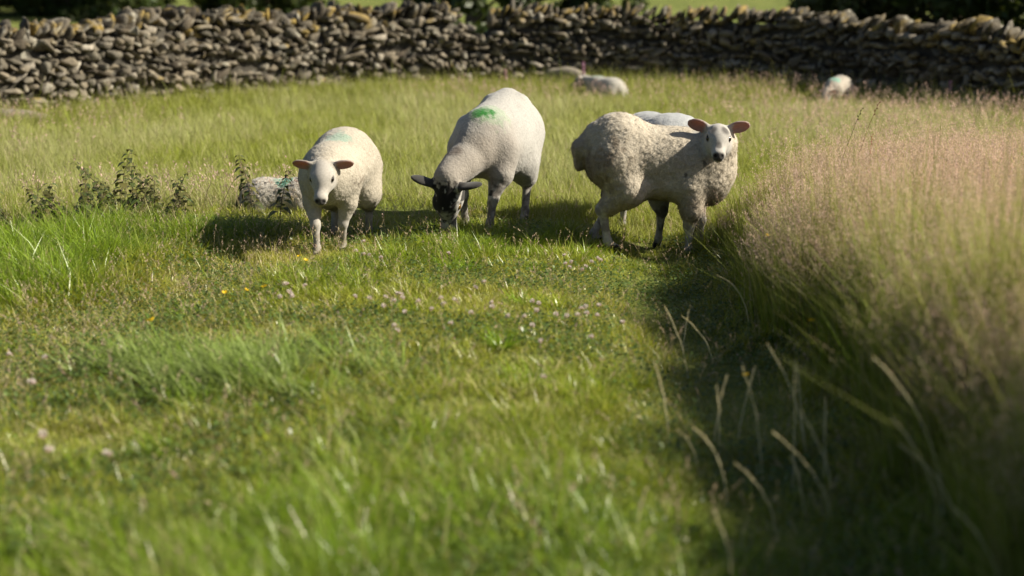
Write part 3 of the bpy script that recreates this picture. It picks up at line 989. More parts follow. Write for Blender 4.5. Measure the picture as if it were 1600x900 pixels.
# --- the big woolly lamb standing broadside, head turned out
def build_broadside_lamb():
    F = unit((1, .03, 0)); yaw = math.atan2(F[1], F[0])
    o = np.array((.790, 8.00, gz(.5, 8.00) - .012))
    c, s = math.cos(-yaw), math.sin(-yaw)
    toL = lambda v: np.array([c * v[0] - s * v[1], s * v[0] + c * v[1], v[2]])
    zf = max(gz(1.0, 8.0) - o[2], -.05) - .02
    S = Shape()
    S.el((-.19, 0, .575), (.195, .180, .200), .09)
    S.el((.00, 0, .510), (.33, .182, .178), .09)
    S.el((.22, 0, .455), (.20, .165, .188), .09)
    S.el((.335, -.015, .43), (.12, .140, .180), .08)
    hooves = []
    fr = [((.20, -.11, .36), (.215, -.115, .235), (.205, -.098, .140), (.208, -.096, zf + .055), (.230, -.096, zf + .006)),
          ((.23, .11, .36), (.270, .115, .235), (.305, .098, .145), (.300, .096, zf + .060), (.325, .096, zf + .006))]
    hi = [((-.22, -.09, .48), (-.15, -.125, .35), (-.285, -.110, .235), (-.255, -.106, .062), (-.225, -.106, .008)),
          ((-.22, .09, .48), (-.12, .125, .35), (-.235, .110, .210), (-.315, .104, .066), (-.290, .104, .010))]
    for l in fr: legs_front(S, *l, k=1.02); hooves.append(l[-1])
    for l in hi: legs_hind(S, *l, k=1.06, thigh=.135); hooves.append(l[-1])
    S.rc((-.33, -.01, .665), (-.405, -.02, .575), .045, .048, .04, 'wool')
    S.rc((-.405, -.02, .575), (-.412, -.02, .475), .048, .028, .025, 'wool')
    S.el((.03, -.02, .375), (.24, .125, .085), .07)
    S.el((.12, 0, .565), (.20, .125, .105), .08)
    H = HeadFrame((.352, -.110, .672), toL((-.10, -.93, -.34)), toL((0, -.34, .93)), 1.10)
    S.rc((.28, -.01, .50), (.355, -.07, .610), .160, .095, .07, 'wool')
    S.rc((.36, .02, .46), (.37, -.07, .60), .120, .085, .06, 'wool')
    add_head(S, H, ear_drop=-.10, ear_back=-.05)
    def colour(V, N, wool, ear, dw, db):
        col = base_colour(V, N, wool, ear, H, (.84, .74, .59), (.74, .70, .64), 51)
        nz = fbm(V, 10, 3, 53)
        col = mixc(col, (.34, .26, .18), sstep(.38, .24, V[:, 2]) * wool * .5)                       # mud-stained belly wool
        q = np.linalg.norm((V - np.array([-.26, -.17, .50])) / np.array([.13, .12, .15]), axis=1) + .7 * fbm(V * np.array([1, 1, .5]), 22, 3, 54)
        col = mixc(col, (.30, .21, .13), sstep(1.15, .3, q) * .7)
        q = np.linalg.norm((V - np.array([-.36, -.06, .42])) / np.array([.10, .16, .16]), axis=1) + .6 * nz
        col = mixc(col, (.24, .17, .11), sstep(1.1, .4, q) * .7)
        col = mixc(col, (.40, .32, .22), sstep(-.36, -.42, V[:, 0]) * .5)
        leg = (1 - wool) * (V[:, 2] < .30)
        col = mixc(col, (.27, .22, .18), leg * sstep(-.25, .25, fbm(V, 22, 3, 57)) * .75)
        l = H.loc(V); s_ = np.abs(l[:, 1])
        head = (dw > .002) * (np.linalg.norm(V - H.o, axis=1) < .4)
        g = sstep(.032, .012, np.sqrt(((l[:, 0] - .075) * .7) ** 2 + (s_ - .030) ** 2) + .010 * nz) * (l[:, 2] > 0)
        col = mixc(col, (.10, .09, .085), g * head * .85)
        g2 = sstep(.020, .008, np.sqrt(((l[:, 0] - .165) * .7) ** 2 + (l[:, 1]) ** 2) + .008 * nz) * (l[:, 2] > -.03)
        col = mixc(col, (.10, .09, .085), g2 * .8)
        for p in ((.27, -.19, .51), (.17, -.19, .44)):
            col = mixc(col, (.05, .035, .025), sstep(.018, .006, np.linalg.norm((V - np.array(p)) * np.array([1.3, .1, .8]), axis=1) + .012 * fbm(V, 60, 2, 55)) * (V[:, 1] < -.08) * .75)
        col = face_marks(col, V, H, (.022, .02, .022))
        return hoof_colour(col, V, hooves)
    return finish_sheep('sheep', S, H, o, yaw, 'big woolly lamb standing broadside with dirty rump and head turned outward beside tall pink grass', colour,
                        h=.0065, wool_amp=.0045, wool_scale=52, fuzz=70000, fuzz_len=.012, seed=13)

# --- the sheep behind it, seen from the back
def build_hidden_sheep():
    F = unit((-.30, .954, 0)); yaw = math.atan2(F[1], F[0])
    o = np.array((.885, 8.50, gz(.885, 8.50) - .01))
    S = Shape()
    S.el((-.03, 0, .535), (.36, .190, .165), .08)
    S.el((-.22, 0, .545), (.19, .182, .168), .10)
    S.el((.20, 0, .52), (.18, .155, .165), .08)
    hooves = []
    fr = [((.18, -.11, .49), (.215, -.115, .35), (.225, -.10, .18), (.215, -.10, .06), (.24, -.10, .008)),
          ((.18, .11, .49), (.205, .115, .35), (.255, .10, .18), (.270, .10, .06), (.30, .10, .008))]
    hi = [((-.25, -.09, .52), (-.18, -.115, .40), (-.32, -.095, .22), (-.29, -.09, .065), (-.265, -.09, .008)),
          ((-.25, .09, .52), (-.16, .115, .40), (-.27, .095, .215), (-.22, .09, .065), (-.195, .09, .008))]
    for l in fr: legs_front(S, *l, k=.9, arm=.055); hooves.append(l[-1])
    for l in hi: legs_hind(S, *l, k=.9, thigh=.10); hooves.append(l[-1])
    S.rc((-.37, 0, .58), (-.42, 0, .42), .04, .03, .04, 'wool')
    H = HeadFrame((.50, .05, .26), (.45, .1, -.9), (.9, 0, .45), 1.1)
    S.rc((.25, 0, .53), (.49, .04, .30), .12, .08, .06, 'wool')
    add_head(S, H, 0, .2)
    def colour(V, N, wool, ear, dw, db):
        col = base_colour(V, N, wool, ear, H, (.68, .70, .71), (.66, .63, .58), 61, mott=.05)
        leg = (1 - wool) * (V[:, 2] < .27)
        col = mixc(col, (.12, .105, .095), leg * sstep(-.3, .2, fbm(V, 30, 3, 67)) * .9)
        col = face_marks(col, V, H)
        return hoof_colour(col, V, hooves)
    return finish_sheep('sheep', S, H, o, yaw, 'pale sheep mostly hidden behind the big broadside lamb, only back and dark mottled legs showing', colour,
                        h=.009, wool_amp=.003, fuzz=9000, fuzz_len=.009, fold_amp=.005, seed=14, size=1.10)

# --- the lamb lying in the grass
def lying_shape(neck_fwd=True):
    S = Shape()
    S.el((-.02, 0, .165), (.30, .165, .150), .08)
    S.el((-.19, 0, .165), (.17, .160, .150), .09)
    S.el((.15, 0, .175), (.15, .140, .150), .08)
    for q in (1, -1):
        S.el((-.20, .12 * q, .11), (.14, .07, .10), .05)
        S.rc((-.16, .17 * q, .06), (-.30, .19 * q, .045), .04, .025, .03, 'bare')
        S.rc((.18, .12 * q, .10), (.30, .12 * q, .05), .05, .028, .04, 'bare')
        S.rc((.30, .12 * q, .05), (.17, .15 * q, .03), .026, .020, .02, 'bare')
    S.rc((-.34, 0, .16), (-.41, .03, .08), .04, .03, .03)
    return S

def build_lying_lamb():
    F = unit((1, -.12, 0)); yaw = math.atan2(F[1], F[0])
    x, y = -1.45, 8.95
    o = np.array((x, y, gz(x, y) - .045))
    S = lying_shape()
    H = HeadFrame((.43, -.02, .135), (.90, -.25, -.30), (.3, 0, .95), 1.0)
    S.rc((.18, 0, .19), (.42, -.02, .14), .115, .065, .06)
    add_head(S, H, .35, .3)
    def colour(V, N, wool, ear, dw, db):
        col = base_colour(V, N, wool, ear, H, (.80, .74, .64), SKIN, 71)
        col = ruddle(col, V, (.02, -.05, .30), (.09, .10, .07), (.16, .55, .38), .9, 73)
        nz = fbm(V, 12, 3, 75)
        col = mixc(col, (.05, .05, .05), sstep(.33, .40, -V[:, 0] + .03 * nz) * .9)                    # soiled tail end
        col = mixc(col, (.30, .27, .22), sstep(.14, .04, V[:, 2]) * .25)
        return face_marks(col, V, H)
    return finish_sheep('sheep', S, H, o, yaw, 'small pale lamb lying in the grass behind nettles with green mark on its back', colour,
                        h=.008, wool_amp=.006, fuzz=14000, fuzz_len=.015, seed=15, size=.76)

def build_far_lying_sheep():
    F = unit((-.62, .80, 0)); yaw = math.atan2(F[1], F[0])
    x, y = 1.10, 17.0
    o = np.array((x, y, gz(x, y) - .02))
    S = lying_shape()
    for p in S.prims: pass
    H = HeadFrame((.40, .05, .27), (.8, .3, -.3), (.3, 0, .95), 1.0)
    S.rc((.17, 0, .20), (.39, .04, .27), .10, .065, .06)
    add_head(S, H, 0, .2)
    def colour(V, N, wool, ear, dw, db):
        col = base_colour(V, N, wool, ear, H, (.74, .70, .62), SKIN, 81)
        col = ruddle(col, V, (.14, 0, .31), (.10, .09, .07), (.30, .62, .45), .6, 83)
        return face_marks(col, V, H)
    return finish_sheep('sheep', S, H, o, yaw, 'distant white sheep lying in the hay grass below the big pale boulder in the wall', colour,
                        h=.014, wool_amp=.005, fuzz=3000, fuzz_len=.02, seed=16, size=.85)

def build_far_grazing_lamb():
    F = unit((-.62, -.78, 0)); yaw = math.atan2(F[1], F[0])
    x, y = 3.70, 16.3
    o = np.array((x, y, gz(x, y) - .07))
    S = Shape()
    S.el((-.02, 0, .30), (.20, .125, .125), .06)
    S.el((-.12, 0, .315), (.12, .12, .125), .06)
    S.el((.11, 0, .29), (.11, .105, .12), .06)
    hooves = []
    k = .72
    fr = [((.12, -.07, .26), (.13, -.075, .19), (.135, -.07, .12), (.13, -.07, .04), (.148, -.07, .006)),
          ((.12, .07, .26), (.14, .075, .19), (.155, .07, .12), (.155, .07, .04), (.172, .07, .006))]
    hi = [((-.15, -.06, .29), (-.11, -.08, .21), (-.20, -.065, .145), (-.18, -.065, .04), (-.162, -.065, .006)),
          ((-.15, .06, .29), (-.10, .08, .21), (-.18, .065, .145), (-.15, .065, .04), (-.132, .065, .006))]
    for l in fr: legs_front(S, *l, k=k); hooves.append(l[-1])
    for l in hi: legs_hind(S, *l, k=k); hooves.append(l[-1])
    H = HeadFrame((.27, .0, .245), (.75, 0, -.65), (.65, 0, .75), .85)
    S.rc((.14, 0, .31), (.265, 0, .25), .085, .055, .04)
    add_head(S, H, .1, .2)
    def colour(V, N, wool, ear, dw, db):
        col = base_colour(V, N, wool, ear, H, (.74, .66, .56), SKIN, 91)
        col = ruddle(col, V, (.12, 0, .40), (.10, .12, .06), (.28, .66, .52), .85, 93)
        return face_marks(col, V, H)
    return finish_sheep('sheep', S, H, o, yaw, 'distant cream lamb grazing close to the wall with turquoise mark at its shoulders', colour,
                        h=.012, wool_amp=.004, fuzz=3000, fuzz_len=.018, seed=17, size=.9)

build_facing_lamb()
build_grazing_ewe()
build_broadside_lamb()
build_hidden_sheep()
build_lying_lamb()
build_far_lying_sheep()
build_far_grazing_lamb()
# ------------------------------------------------------------------ pasture: every blade is its own little ribbon
GRASS = leafy_mat('grass_blade', .30, .36, .42)
HAY = leafy_mat('hay_grass_blade', .6, .2, .42, (1, .93, .84))
RNG = np.random.default_rng(2024)

def blades(x, y, h, w, az, lean, curl, col, nseg=2, sink=.01, twist=.6, zoff=None, tipcol=None):
    """-> verts, faces (list), colours of n ribbons tapering to a tip"""
    n = len(x)
    z = ground_z(x, y) - sink
    if zoff is not None: z = z + zoff
    dx, dy = np.cos(az), np.sin(az)
    sa = az + math.pi / 2 + RNG.normal(0, twist, n)
    sx, sy = np.cos(sa), np.sin(sa)
    rows = []
    for i in range(nseg + 1):
        t = i / nseg
        out = h * (lean * t + curl * t * t)
        up = h * t * (1 - .45 * np.clip(curl, 0, 1.7) * t) * np.clip(1 - .3 * lean, .4, 1)
        cx, cy, cz = x + dx * out, y + dy * out, z + up
        if i < nseg:
            ww = w * (1 - t) ** .6 * .5
            rows.append(np.stack([cx - sx * ww, cy - sy * ww, cz], axis=1))
            rows.append(np.stack([cx + sx * ww, cy + sy * ww, cz], axis=1))
        else:
            rows.append(np.stack([cx, cy, cz], axis=1))
    nv = 2 * nseg + 1
    V = np.stack(rows, axis=1).reshape(-1, 3)
    b = np.arange(n)[:, None] * nv
    quads = [b + np.array([[2 * i, 2 * i + 1, 2 * i + 3, 2 * i + 2]]) for i in range(nseg - 1)]
    tris = b + np.array([[2 * nseg - 2, 2 * nseg - 1, 2 * nseg]])
    C = np.repeat(col[:, None, :], nv, axis=1)
    if tipcol is not None:
        C[:, -1, :] = tipcol
        if nseg > 2: C[:, -3:-1, :] = (.5 * col + .5 * tipcol)[:, None, :]
    return V, [np.concatenate(quads) if quads else np.zeros((0, 4), int), tris], C.reshape(-1, 3)

def join(parts):
    VV, QQ, TT, CC, off = [], [], [], [], 0
    for V, F, C in parts:
        VV.append(V); CC.append(C)
        for f in F:
            if len(f) == 0: continue
            (QQ if f.shape[1] == 4 else TT).append(f + off)
        off += len(V)
    F = []
    if QQ: F.append(np.concatenate(QQ))
    if TT: F.append(np.concatenate(TT))
    return np.concatenate(VV), F, np.concatenate(CC)

def scatter(n, x0, x1, y0, y1, prob, ypow=1.0):
    """n points kept by the probability prob(x, y); ypow > 1 crowds them towards y0"""
    out = []
    got = 0
    while got < n:
        m = int((n - got) * 2.5) + 1000
        y = y0 + (y1 - y0) * RNG.random(m) ** ypow
        x = x0 + (x1 - x0) * RNG.random(m)
        k = RNG.random(m) < prob(x, y)
        out.append(np.stack([x[k], y[k]], axis=1)); got += int(k.sum())
    P = np.concatenate(out)[:n]
    return P[:, 0], P[:, 1]

def in_view(x, y, m=.7):
    return (np.abs(x) < .365 * y + m).astype(float)

def blend(a, b, t):
    t = np.clip(t, 0, 1)[:, None]
    return a * (1 - t) + np.asarray(b) * t

def tall_edge(y):
    """x where the uncut grass begins"""
    y = np.asarray(y, float)
    return 1.27 - .06 * sstep(4.0, 5.8, y) + .02 * sstep(5.6, 7.2, y) + 1.5 * np.clip(y - 8.1, 0, None) + .08 * np.sin(y * 2.7) + .05 * np.sin(y * 7.1) + .05 * np.sin(y * 15.0) + .03 * np.sin(y * 31.0)

G_LUSH = np.array((.170, .275, .016))
G_MID = np.array((.250, .295, .026))
G_YEL = np.array((.335, .335, .050))
STRAW = np.array((.480, .410, .230))
PINK = np.array((.540, .385, .335))

def patches(x, y):
    """lushness (0..1), dryness (0..1), tallness (m to add), comb direction weight"""
    p = np.column_stack([x, y])
    n1 = fbm(p, .9, 3, 11); n2 = fbm(p, 2.6, 2, 12)
    g = lambda cx, cy, rx, ry: np.exp(-(((x - cx) / rx) ** 2 + ((y - cy) / ry) ** 2) ** 1.5)
    comb = (g(-1.08, 5.15, .48, .34) + .7 * g(-.62, 4.95, .32, .24)) * np.clip(.45 + 1.1 * n2 + .9 * fbm(p, 6.0, 2, 13), 0, 1)
    left = g(-2.45, 7.35, .60, .55) + .8 * g(-2.2, 6.6, .35, .35)
    lamb = g(-1.85, 8.05, .60, .35)
    xl = -1.35 - (7.2 - y) * .33
    rut = np.exp(-((x - xl) / .34) ** 2) * (y < 8)
    near = 1 - sstep(3.4, 5.4, y)
    lush = np.clip(.35 + .55 * n1 + .3 * n2 + .3 * comb + .9 * left + .6 * lamb + .40 * near - .8 * rut - .25 * sstep(.0, .5, x) * sstep(5, 6.5, y), 0, 1)
    dry = np.clip(.28 - .35 * n1 + .2 * n2 + .55 * rut - .3 * comb - .3 * left, .03, .9)
    tall = .03 * comb + .13 * left + .08 * lamb + .035 * np.clip(n1 + .3 * n2, 0, 1) + .02 * near
    return lush, dry, tall, comb

def build_turf():
    parts = []
    for n, y0, y1, wd, yp in ((95000, 2.3, 4.6, .0036, 1.0), (210000, 4.4, 8.9, .0042, 1.0)):
        def prob(x, y):
            return in_view(x, y) * (x < tall_edge(y) + .12) * (1 - .55 * np.exp(-((x - .80) / .28) ** 2))
        x, y = scatter(n, -4.2, 3.2, y0, y1, prob, yp)
        lush, dry, tall, comb = patches(x, y)
        rut = np.exp(-((x - .78) / .34) ** 2) * (y < 8.6)
        h = (.036 + .030 * lush + tall * RNG.uniform(.6, 1.1, n) + .10 * sstep(-.30, .0, x - tall_edge(y)) * (y < 8) * np.clip(.5 + fbm(np.column_stack([x, y]), 3.5, 2, 98), 0, 1)) * RNG.lognormal(0, .30, n) * (1 - .25 * rut * (x < tall_edge(y) - .3))
        h = h * np.clip(1 + .75 * fbm(np.column_stack([x, y]), 6.5, 2, 77), .35, 2)
        az = RNG.uniform(0, 2 * math.pi, n)
        az = np.where(RNG.random(n) < np.clip(comb * .6, 0, .6), RNG.normal(-.45, .8, n), az)
        lean = RNG.uniform(.1, .7, n) + .25 * comb
        curl = np.abs(RNG.normal(.35, .35, n)) + .4 * comb
        col = blend(np.tile(G_YEL, (n, 1)), G_MID, lush * 1.6 + RNG.normal(0, .25, n))
        col = blend(col, G_LUSH, (lush - .45) * 1.6 + RNG.normal(0, .2, n))
        col = blend(col, STRAW, (RNG.random(n) < dry * .55) * RNG.uniform(.5, 1, n))
        col = blend(col, (.26, .33, .14), comb * .7 * RNG.random(n))  # paler blades in this patch paint a silvery sheen into the colour
        col *= RNG.uniform(.72, 1.25, n)[:, None]
        w = wd * RNG.uniform(.6, 1.35, n) * (1 + .25 * lush)
        tip = blend(col, STRAW * 1.1, RNG.random(n) ** 3 * .6)
        parts.append(blades(x, y, h, w, az, lean, curl, col, 2, tipcol=tip))
    # tussocks of longer, arching blades, and the wind-laid patch by the near rut
    cx, cy = scatter(150, -3.4, .5, 2.6, 8.3, lambda x, y: in_view(x, y, .4) * np.clip(.15 + patches(x, y)[0], 0, 1))
    k = RNG.integers(50, 150, len(cx))
    i = np.repeat(np.arange(len(cx)), k); m = len(i)
    hh = RNG.uniform(.06, .13, len(cx))[i] * RNG.uniform(.5, 1.2, m)
    rr = RNG.uniform(.03, .10, len(cx))[i]
    az = RNG.uniform(0, 6.28, m)
    d = rr * RNG.random(m) ** .7
    c0 = blend(np.tile(G_MID, (len(cx), 1)), G_LUSH, RNG.random(len(cx)))[i] * RNG.uniform(.8, 1.25, m)[:, None]
    parts.append(blades(cx[i] + d * np.cos(az), cy[i] + d * np.sin(az), hh, .0052 * RNG.uniform(.6, 1.3, m), az + RNG.normal(0, .6, m), RNG.uniform(.1, .5, m), RNG.uniform(.2, 1.1, m), c0, 3))
    m = 3800
    x, y = scatter(m, -2.2, .3, 4.4, 6.0, lambda x, y: patches(x, y)[3] ** 1.5)
    c0 = blend(np.tile(np.array((.27, .32, .12)), (m, 1)), G_LUSH * .8, RNG.random(m)) * RNG.uniform(.7, 1.3, m)[:, None]  # pale tone imitates silvery highlights on the laid blades
    parts.append(blades(x, y, RNG.uniform(.06, .20, m), .0062 * RNG.uniform(.6, 1.3, m), RNG.normal(2.4, 1.2, m), RNG.uniform(.3, 1.0, m), RNG.uniform(.1, .6, m), c0, 3, twist=.35))
    # small round clover leaves low in the sward
    n = 60000
    x, y = scatter(n, -3.6, 1.2, 2.4, 8.4, lambda x, y: in_view(x, y) * (x < tall_edge(y)) * sstep(-.15, .35, fbm(np.column_stack([x, y]), 1.6, 2, 19) + .25))
    lush, dry, tall, comb = patches(x, y)
    z = ground_z(x, y) + RNG.uniform(.012, .05, n) + tall * .3
    r = RNG.uniform(.004, .008, n)
    a = RNG.uniform(0, 2 * math.pi, n); tx, ty = RNG.normal(0, .4, n), RNG.normal(0, .4, n)
    V = []
    for k in range(5):
        t = a + 2 * math.pi * k / 5
        V.append(np.stack([x + r * np.cos(t), y + r * np.sin(t), z + r * (np.cos(t) * tx + np.sin(t) * ty)], axis=1))
    b = np.arange(n)[:, None] * 5
    col = np.array((.085, .130, .030)) * RNG.uniform(.7, 1.4, n)[:, None]
    parts.append((np.stack(V, axis=1).reshape(-1, 3), [b + np.array([[0, 1, 2, 3]]), b + np.array([[0, 3, 4]])], np.repeat(col, 5, axis=0)))
    V, F, C = join(parts)
    tag(mesh_obj('grazed_grass', V, F, GRASS, None, False, C), 'short grazed yellow green turf covering the track and the ground under the sheep', 'grass', kind='stuff')

def panicles(x, y, h, az, lean, curl, n_sp, size, head=.30, wide=.10, col_stem=None, col_head=None, stem_w=.0016):
    """thin flowering stems with an airy head of tiny spikelets"""
    n = len(x)
    z0 = ground_z(x, y) - .01
    parts = [blades(x, y, h, np.full(n, stem_w), az, lean, curl, col_stem, 3, twist=1.5, tipcol=col_head)]
    m = n * n_sp
    i = np.repeat(np.arange(n), n_sp)
    t = 1.02 - head * RNG.random(m) ** 1.1
    hh = h[i]
    out = hh * (lean[i] * t + curl[i] * t * t)
    up = hh * t * (1 - .45 * np.clip(curl[i], 0, 1.2) * t) * np.clip(1 - .3 * lean[i], .4, 1)
    rad = wide * hh * (1.12 - t) / head * RNG.random(m) ** .6 * .9
    pa = RNG.uniform(0, 2 * math.pi, m)
    px = x[i] + np.cos(az[i]) * out + np.cos(pa) * rad
    py = y[i] + np.sin(az[i]) * out + np.sin(pa) * rad
    pz = z0[i] + up + rad * .5
    d = np.stack([np.cos(pa) * .5 + RNG.normal(0, .3, m), np.sin(pa) * .5 + RNG.normal(0, .3, m), np.full(m, .8)], axis=1)
    d /= np.linalg.norm(d, axis=1, keepdims=True)
    s = np.cross(d, RNG.normal(0, 1, (m, 3))); s /= np.linalg.norm(s, axis=1, keepdims=True)
    L = (size * RNG.uniform(.6, 1.4, m))[:, None]
    P = np.stack([px, py, pz], axis=1)
    V = np.stack([P - d * L, P + s * L * .32, P + d * L, P - s * L * .32], axis=1).reshape(-1, 3)
    c = col_head[i] * RNG.uniform(.7, 1.3, m)[:, None]
    parts.append((V, [np.arange(m * 4).reshape(-1, 4)], np.repeat(c, 4, axis=0)))
    return parts

def build_hay():
    parts = []
    n = 270000
    wally = lambda x: np.interp(x, WALL_X, WALL_Y)
    x, y = scatter(n, -8.2, 8.2, 8.4, 19.0, lambda x, y: in_view(x, y) * (y < wally(x) - .25) * sstep(8.4, 9.3, y + .5 * np.sin(x * 1.3)) * (x < tall_edge(y)), 1.5)
    p = np.column_stack([x, y])
    n1 = fbm(p, .55, 3, 41); n2 = fbm(p * np.array([1, .6]), 1.7, 2, 42)
    foot = 1 - sstep(.6, 2.2, wally(x) - y)
    pale = np.clip(.50 + .7 * n1 + .3 * n2, 0, 1) * (1 - .8 * foot)
    front = 1 - sstep(8.8, 10.2, y)
    h = (.095 + .055 * pale + .15 * foot - .03 * front) * RNG.lognormal(0, .28, n)
    az = RNG.uniform(0, 2 * math.pi, n)
    col = blend(np.tile(G_MID * 1.0, (n, 1)), (.370, .400, .155), pale * 1.1 + RNG.normal(0, .2, n) - .4 * front)
    col = blend(col, (.54, .46, .30), (RNG.random(n) < .06 + .16 * pale) * RNG.uniform(.4, 1, n))
    col *= RNG.uniform(.78, 1.2, n)[:, None]
    w = (.0035 + .00028 * (y - 8)) * RNG.uniform(.7, 1.4, n)
    parts.append(blades(x, y, h, w, az, RNG.uniform(.05, .45, n), np.abs(RNG.normal(.2, .25, n)), col, 2, tipcol=blend(col, (.42, .36, .22), RNG.random(n) * .6)))
    # pinkish flowering haze over the hay
    n = 3400
    x, y = scatter(n, -8.2, 8.2, 8.8, 18.6, lambda x, y: in_view(x, y) * (y < wally(x) - .4) * np.clip(.10 + .8 * fbm(np.column_stack([x, y]), .5, 2, 47) + .9 * sstep(1, 3.5, x), 0, 1), 1.4)
    h = RNG.uniform(.22, .36, n)
    c = PINK * RNG.uniform(.8, 1.25, n)[:, None]
    parts += panicles(x, y, h, RNG.uniform(0, 6.28, n), RNG.uniform(0, .3, n), RNG.uniform(0, .3, n), 9, .0085, .35, .08, np.tile((.30, .26, .15), (n, 1)), c, .0022)
    V, F, C = join(parts)
    tag(mesh_obj('hay_grass', V, F, HAY, None, False, C), 'pale knee high hay grass filling the field up to the wall', 'grass', kind='stuff')

def build_tall_grass():
    parts = []
    n = 200000
    rag = lambda x, y: x - tall_edge(y) + .13 * fbm(np.column_stack([x, y]), 5.0, 2, 95)
    inside = lambda x, y: in_view(x, y, 1.3) * sstep(-.10, .08, rag(x, y))
    x, y = scatter(n, .75, 5.6, 2.0, 10.4, lambda x, y: inside(x, y) * np.clip(1.25 - .35 * (x - tall_edge(y)), .35, 1) * (1 - .3 * sstep(5, 7, y)))
    edge0 = 1 - sstep(.0, .5, x - tall_edge(y))
    e = sstep(-.10, .24, x - tall_edge(y) + .12 * fbm(np.column_stack([x, y]), 3.3, 2, 97)) * (1 - .45 * sstep(8.2, 10.2, y))
    clump = fbm(np.column_stack([x, y]), 2.6, 2, 88)
    h = (.18 + (.24 + .13 * (1 - sstep(4.6, 6.2, y))) * e * (1 - .2 * sstep(5.0, 8.0, y)) * (1 - .40 * edge0 * sstep(5.2, 7, y))) * (1 + .35 * clump) * RNG.lognormal(0, .22, n)
    edge = 1 - sstep(.0, .35, x - tall_edge(y))
    az = RNG.normal(math.pi, 1.5, n) * 1.0
    az = np.where(RNG.random(n) < .45 * edge, RNG.normal(math.pi, .8, n), RNG.uniform(0, 6.28, n))
    shy = np.where((np.cos(az) < .1) & (x - tall_edge(y) < .5), .75, 1.0)
    col = blend(np.tile(G_MID, (n, 1)), G_LUSH, RNG.random(n) * .9)
    col = blend(col, (.30, .31, .080), RNG.random(n) * .28)
    col = blend(col, STRAW, (RNG.random(n) < .14) * RNG.uniform(.5, 1, n))
    col *= RNG.uniform(.75, 1.2, n)[:, None]
    parts.append(blades(x, y, h, .0054 * RNG.uniform(.5, 1.5, n), az, shy * np.where(RNG.random(n) < .08, RNG.uniform(.5, 1.1, n), RNG.uniform(.0, .24, n)), shy * np.abs(RNG.normal(.10, .16, n)), col, 3, tipcol=blend(col, STRAW, RNG.random(n) * .5)))
    n = 27000
    x, y = scatter(n, .85, 5.6, 2.0, 10.4, lambda x, y: inside(x - .04, y) * np.clip(1.2 - .22 * (x - tall_edge(y)), .4, 1))
    e = sstep(-.02, .35, x - tall_edge(y)) * (1 - .40 * sstep(8.0, 10.2, y))
    az = np.where(RNG.random(n) < .45 * (1 - sstep(0, .5, x - tall_edge(y))), RNG.normal(2.9, .9, n), RNG.uniform(0, 6.28, n))
    h = (.46 + .22 * e) * (1 - .24 * sstep(5.0, 8.0, y)) * (1 - .30 * (1 - sstep(0, .6, x - tall_edge(y))) * sstep(5.2, 7, y)) * (1 + .16 * fbm(np.column_stack([x, y]), 2.2, 2, 89)) * RNG.lognormal(0, .14, n)
    edge = 1 - sstep(.0, .4, x - tall_edge(y))
    c = blend(PINK * RNG.uniform(.9, 1.3, n)[:, None], STRAW * 1.1, RNG.random(n) * .40)
    parts += panicles(x, y, h, az, RNG.uniform(.0, .28, n), RNG.uniform(.0, .22, n), 30, .0042, .42, .095, np.tile((.29, .24, .14), (n, 1)), c, .0017)
    V, F, C = join(parts)
    tag(mesh_obj('tall_flowering_grass', V, F, HAY, None, False, C), 'tall uncut grass with hazy pink flower heads beside the shaded rut', 'grass', kind='stuff')

def build_stray_stems():
    """flowering stems that stand out of the turf everywhere"""
    n = 2600
    x, y = scatter(n, -4.0, 1.2, 3.0, 9.2, lambda x, y: in_view(x, y) * (x < tall_edge(y)) * np.clip(.22 + .5 * np.exp(-((x + 1.35 + (7.2 - y) * .33) / .5) ** 2) + .25 * sstep(7.0, 8.2, y) * (x < -1.2) , 0, 1))
    h = RNG.uniform(.09, .22, n) * (1 + .5 * sstep(7.2, 8.2, y) * (x < -1.2))
    c = blend(np.tile(STRAW, (n, 1)), PINK, RNG.random(n))
    V, F, C = join(panicles(x, y, h, RNG.uniform(0, 6.28, n), RNG.uniform(0, .5, n), RNG.uniform(0, .4, n), 14, .0042, .35, .05, np.tile((.28, .24, .12), (n, 1)), c, .0016))
    tag(mesh_obj('flowering_grass_stems', V, F, HAY, None, False, C), 'thin straw coloured flowering stems scattered through the grazed turf', 'grass', kind='stuff')

build_turf()
build_hay()
build_tall_grass()
build_stray_stems()
# ------------------------------------------------------------------ single plants
def at(px, py, z=0.0):
    """the point at height z (above the ground datum) that the photograph shows at pixel px, py (of 1600 x 900)"""
    f = 50.0 / 36.0 * 1600
    dx, dy = (px - 800) / f, (450 - py) / f
    d = Vector((dx, math.cos(PITCH) + dy * math.sin(PITCH), -math.sin(PITCH) + dy * math.cos(PITCH)))
    t = (z - CAM_H) / d.z
    return d.x * t, d.y * t

STEM = leafy_mat('plant_stem', .6, .2, .1)
PETAL = leafy_mat('petal', .5, .2, .35, (1, 1, 1))

def ribbon_tube(pts, r0, r1, n=5):
    pts = np.asarray(pts, float)
    return tube(pts, np.linspace(r0, r1, len(pts)), n)

def spot(o, V, c):
    return np.tile(np.asarray(c, float), (len(V), 1))

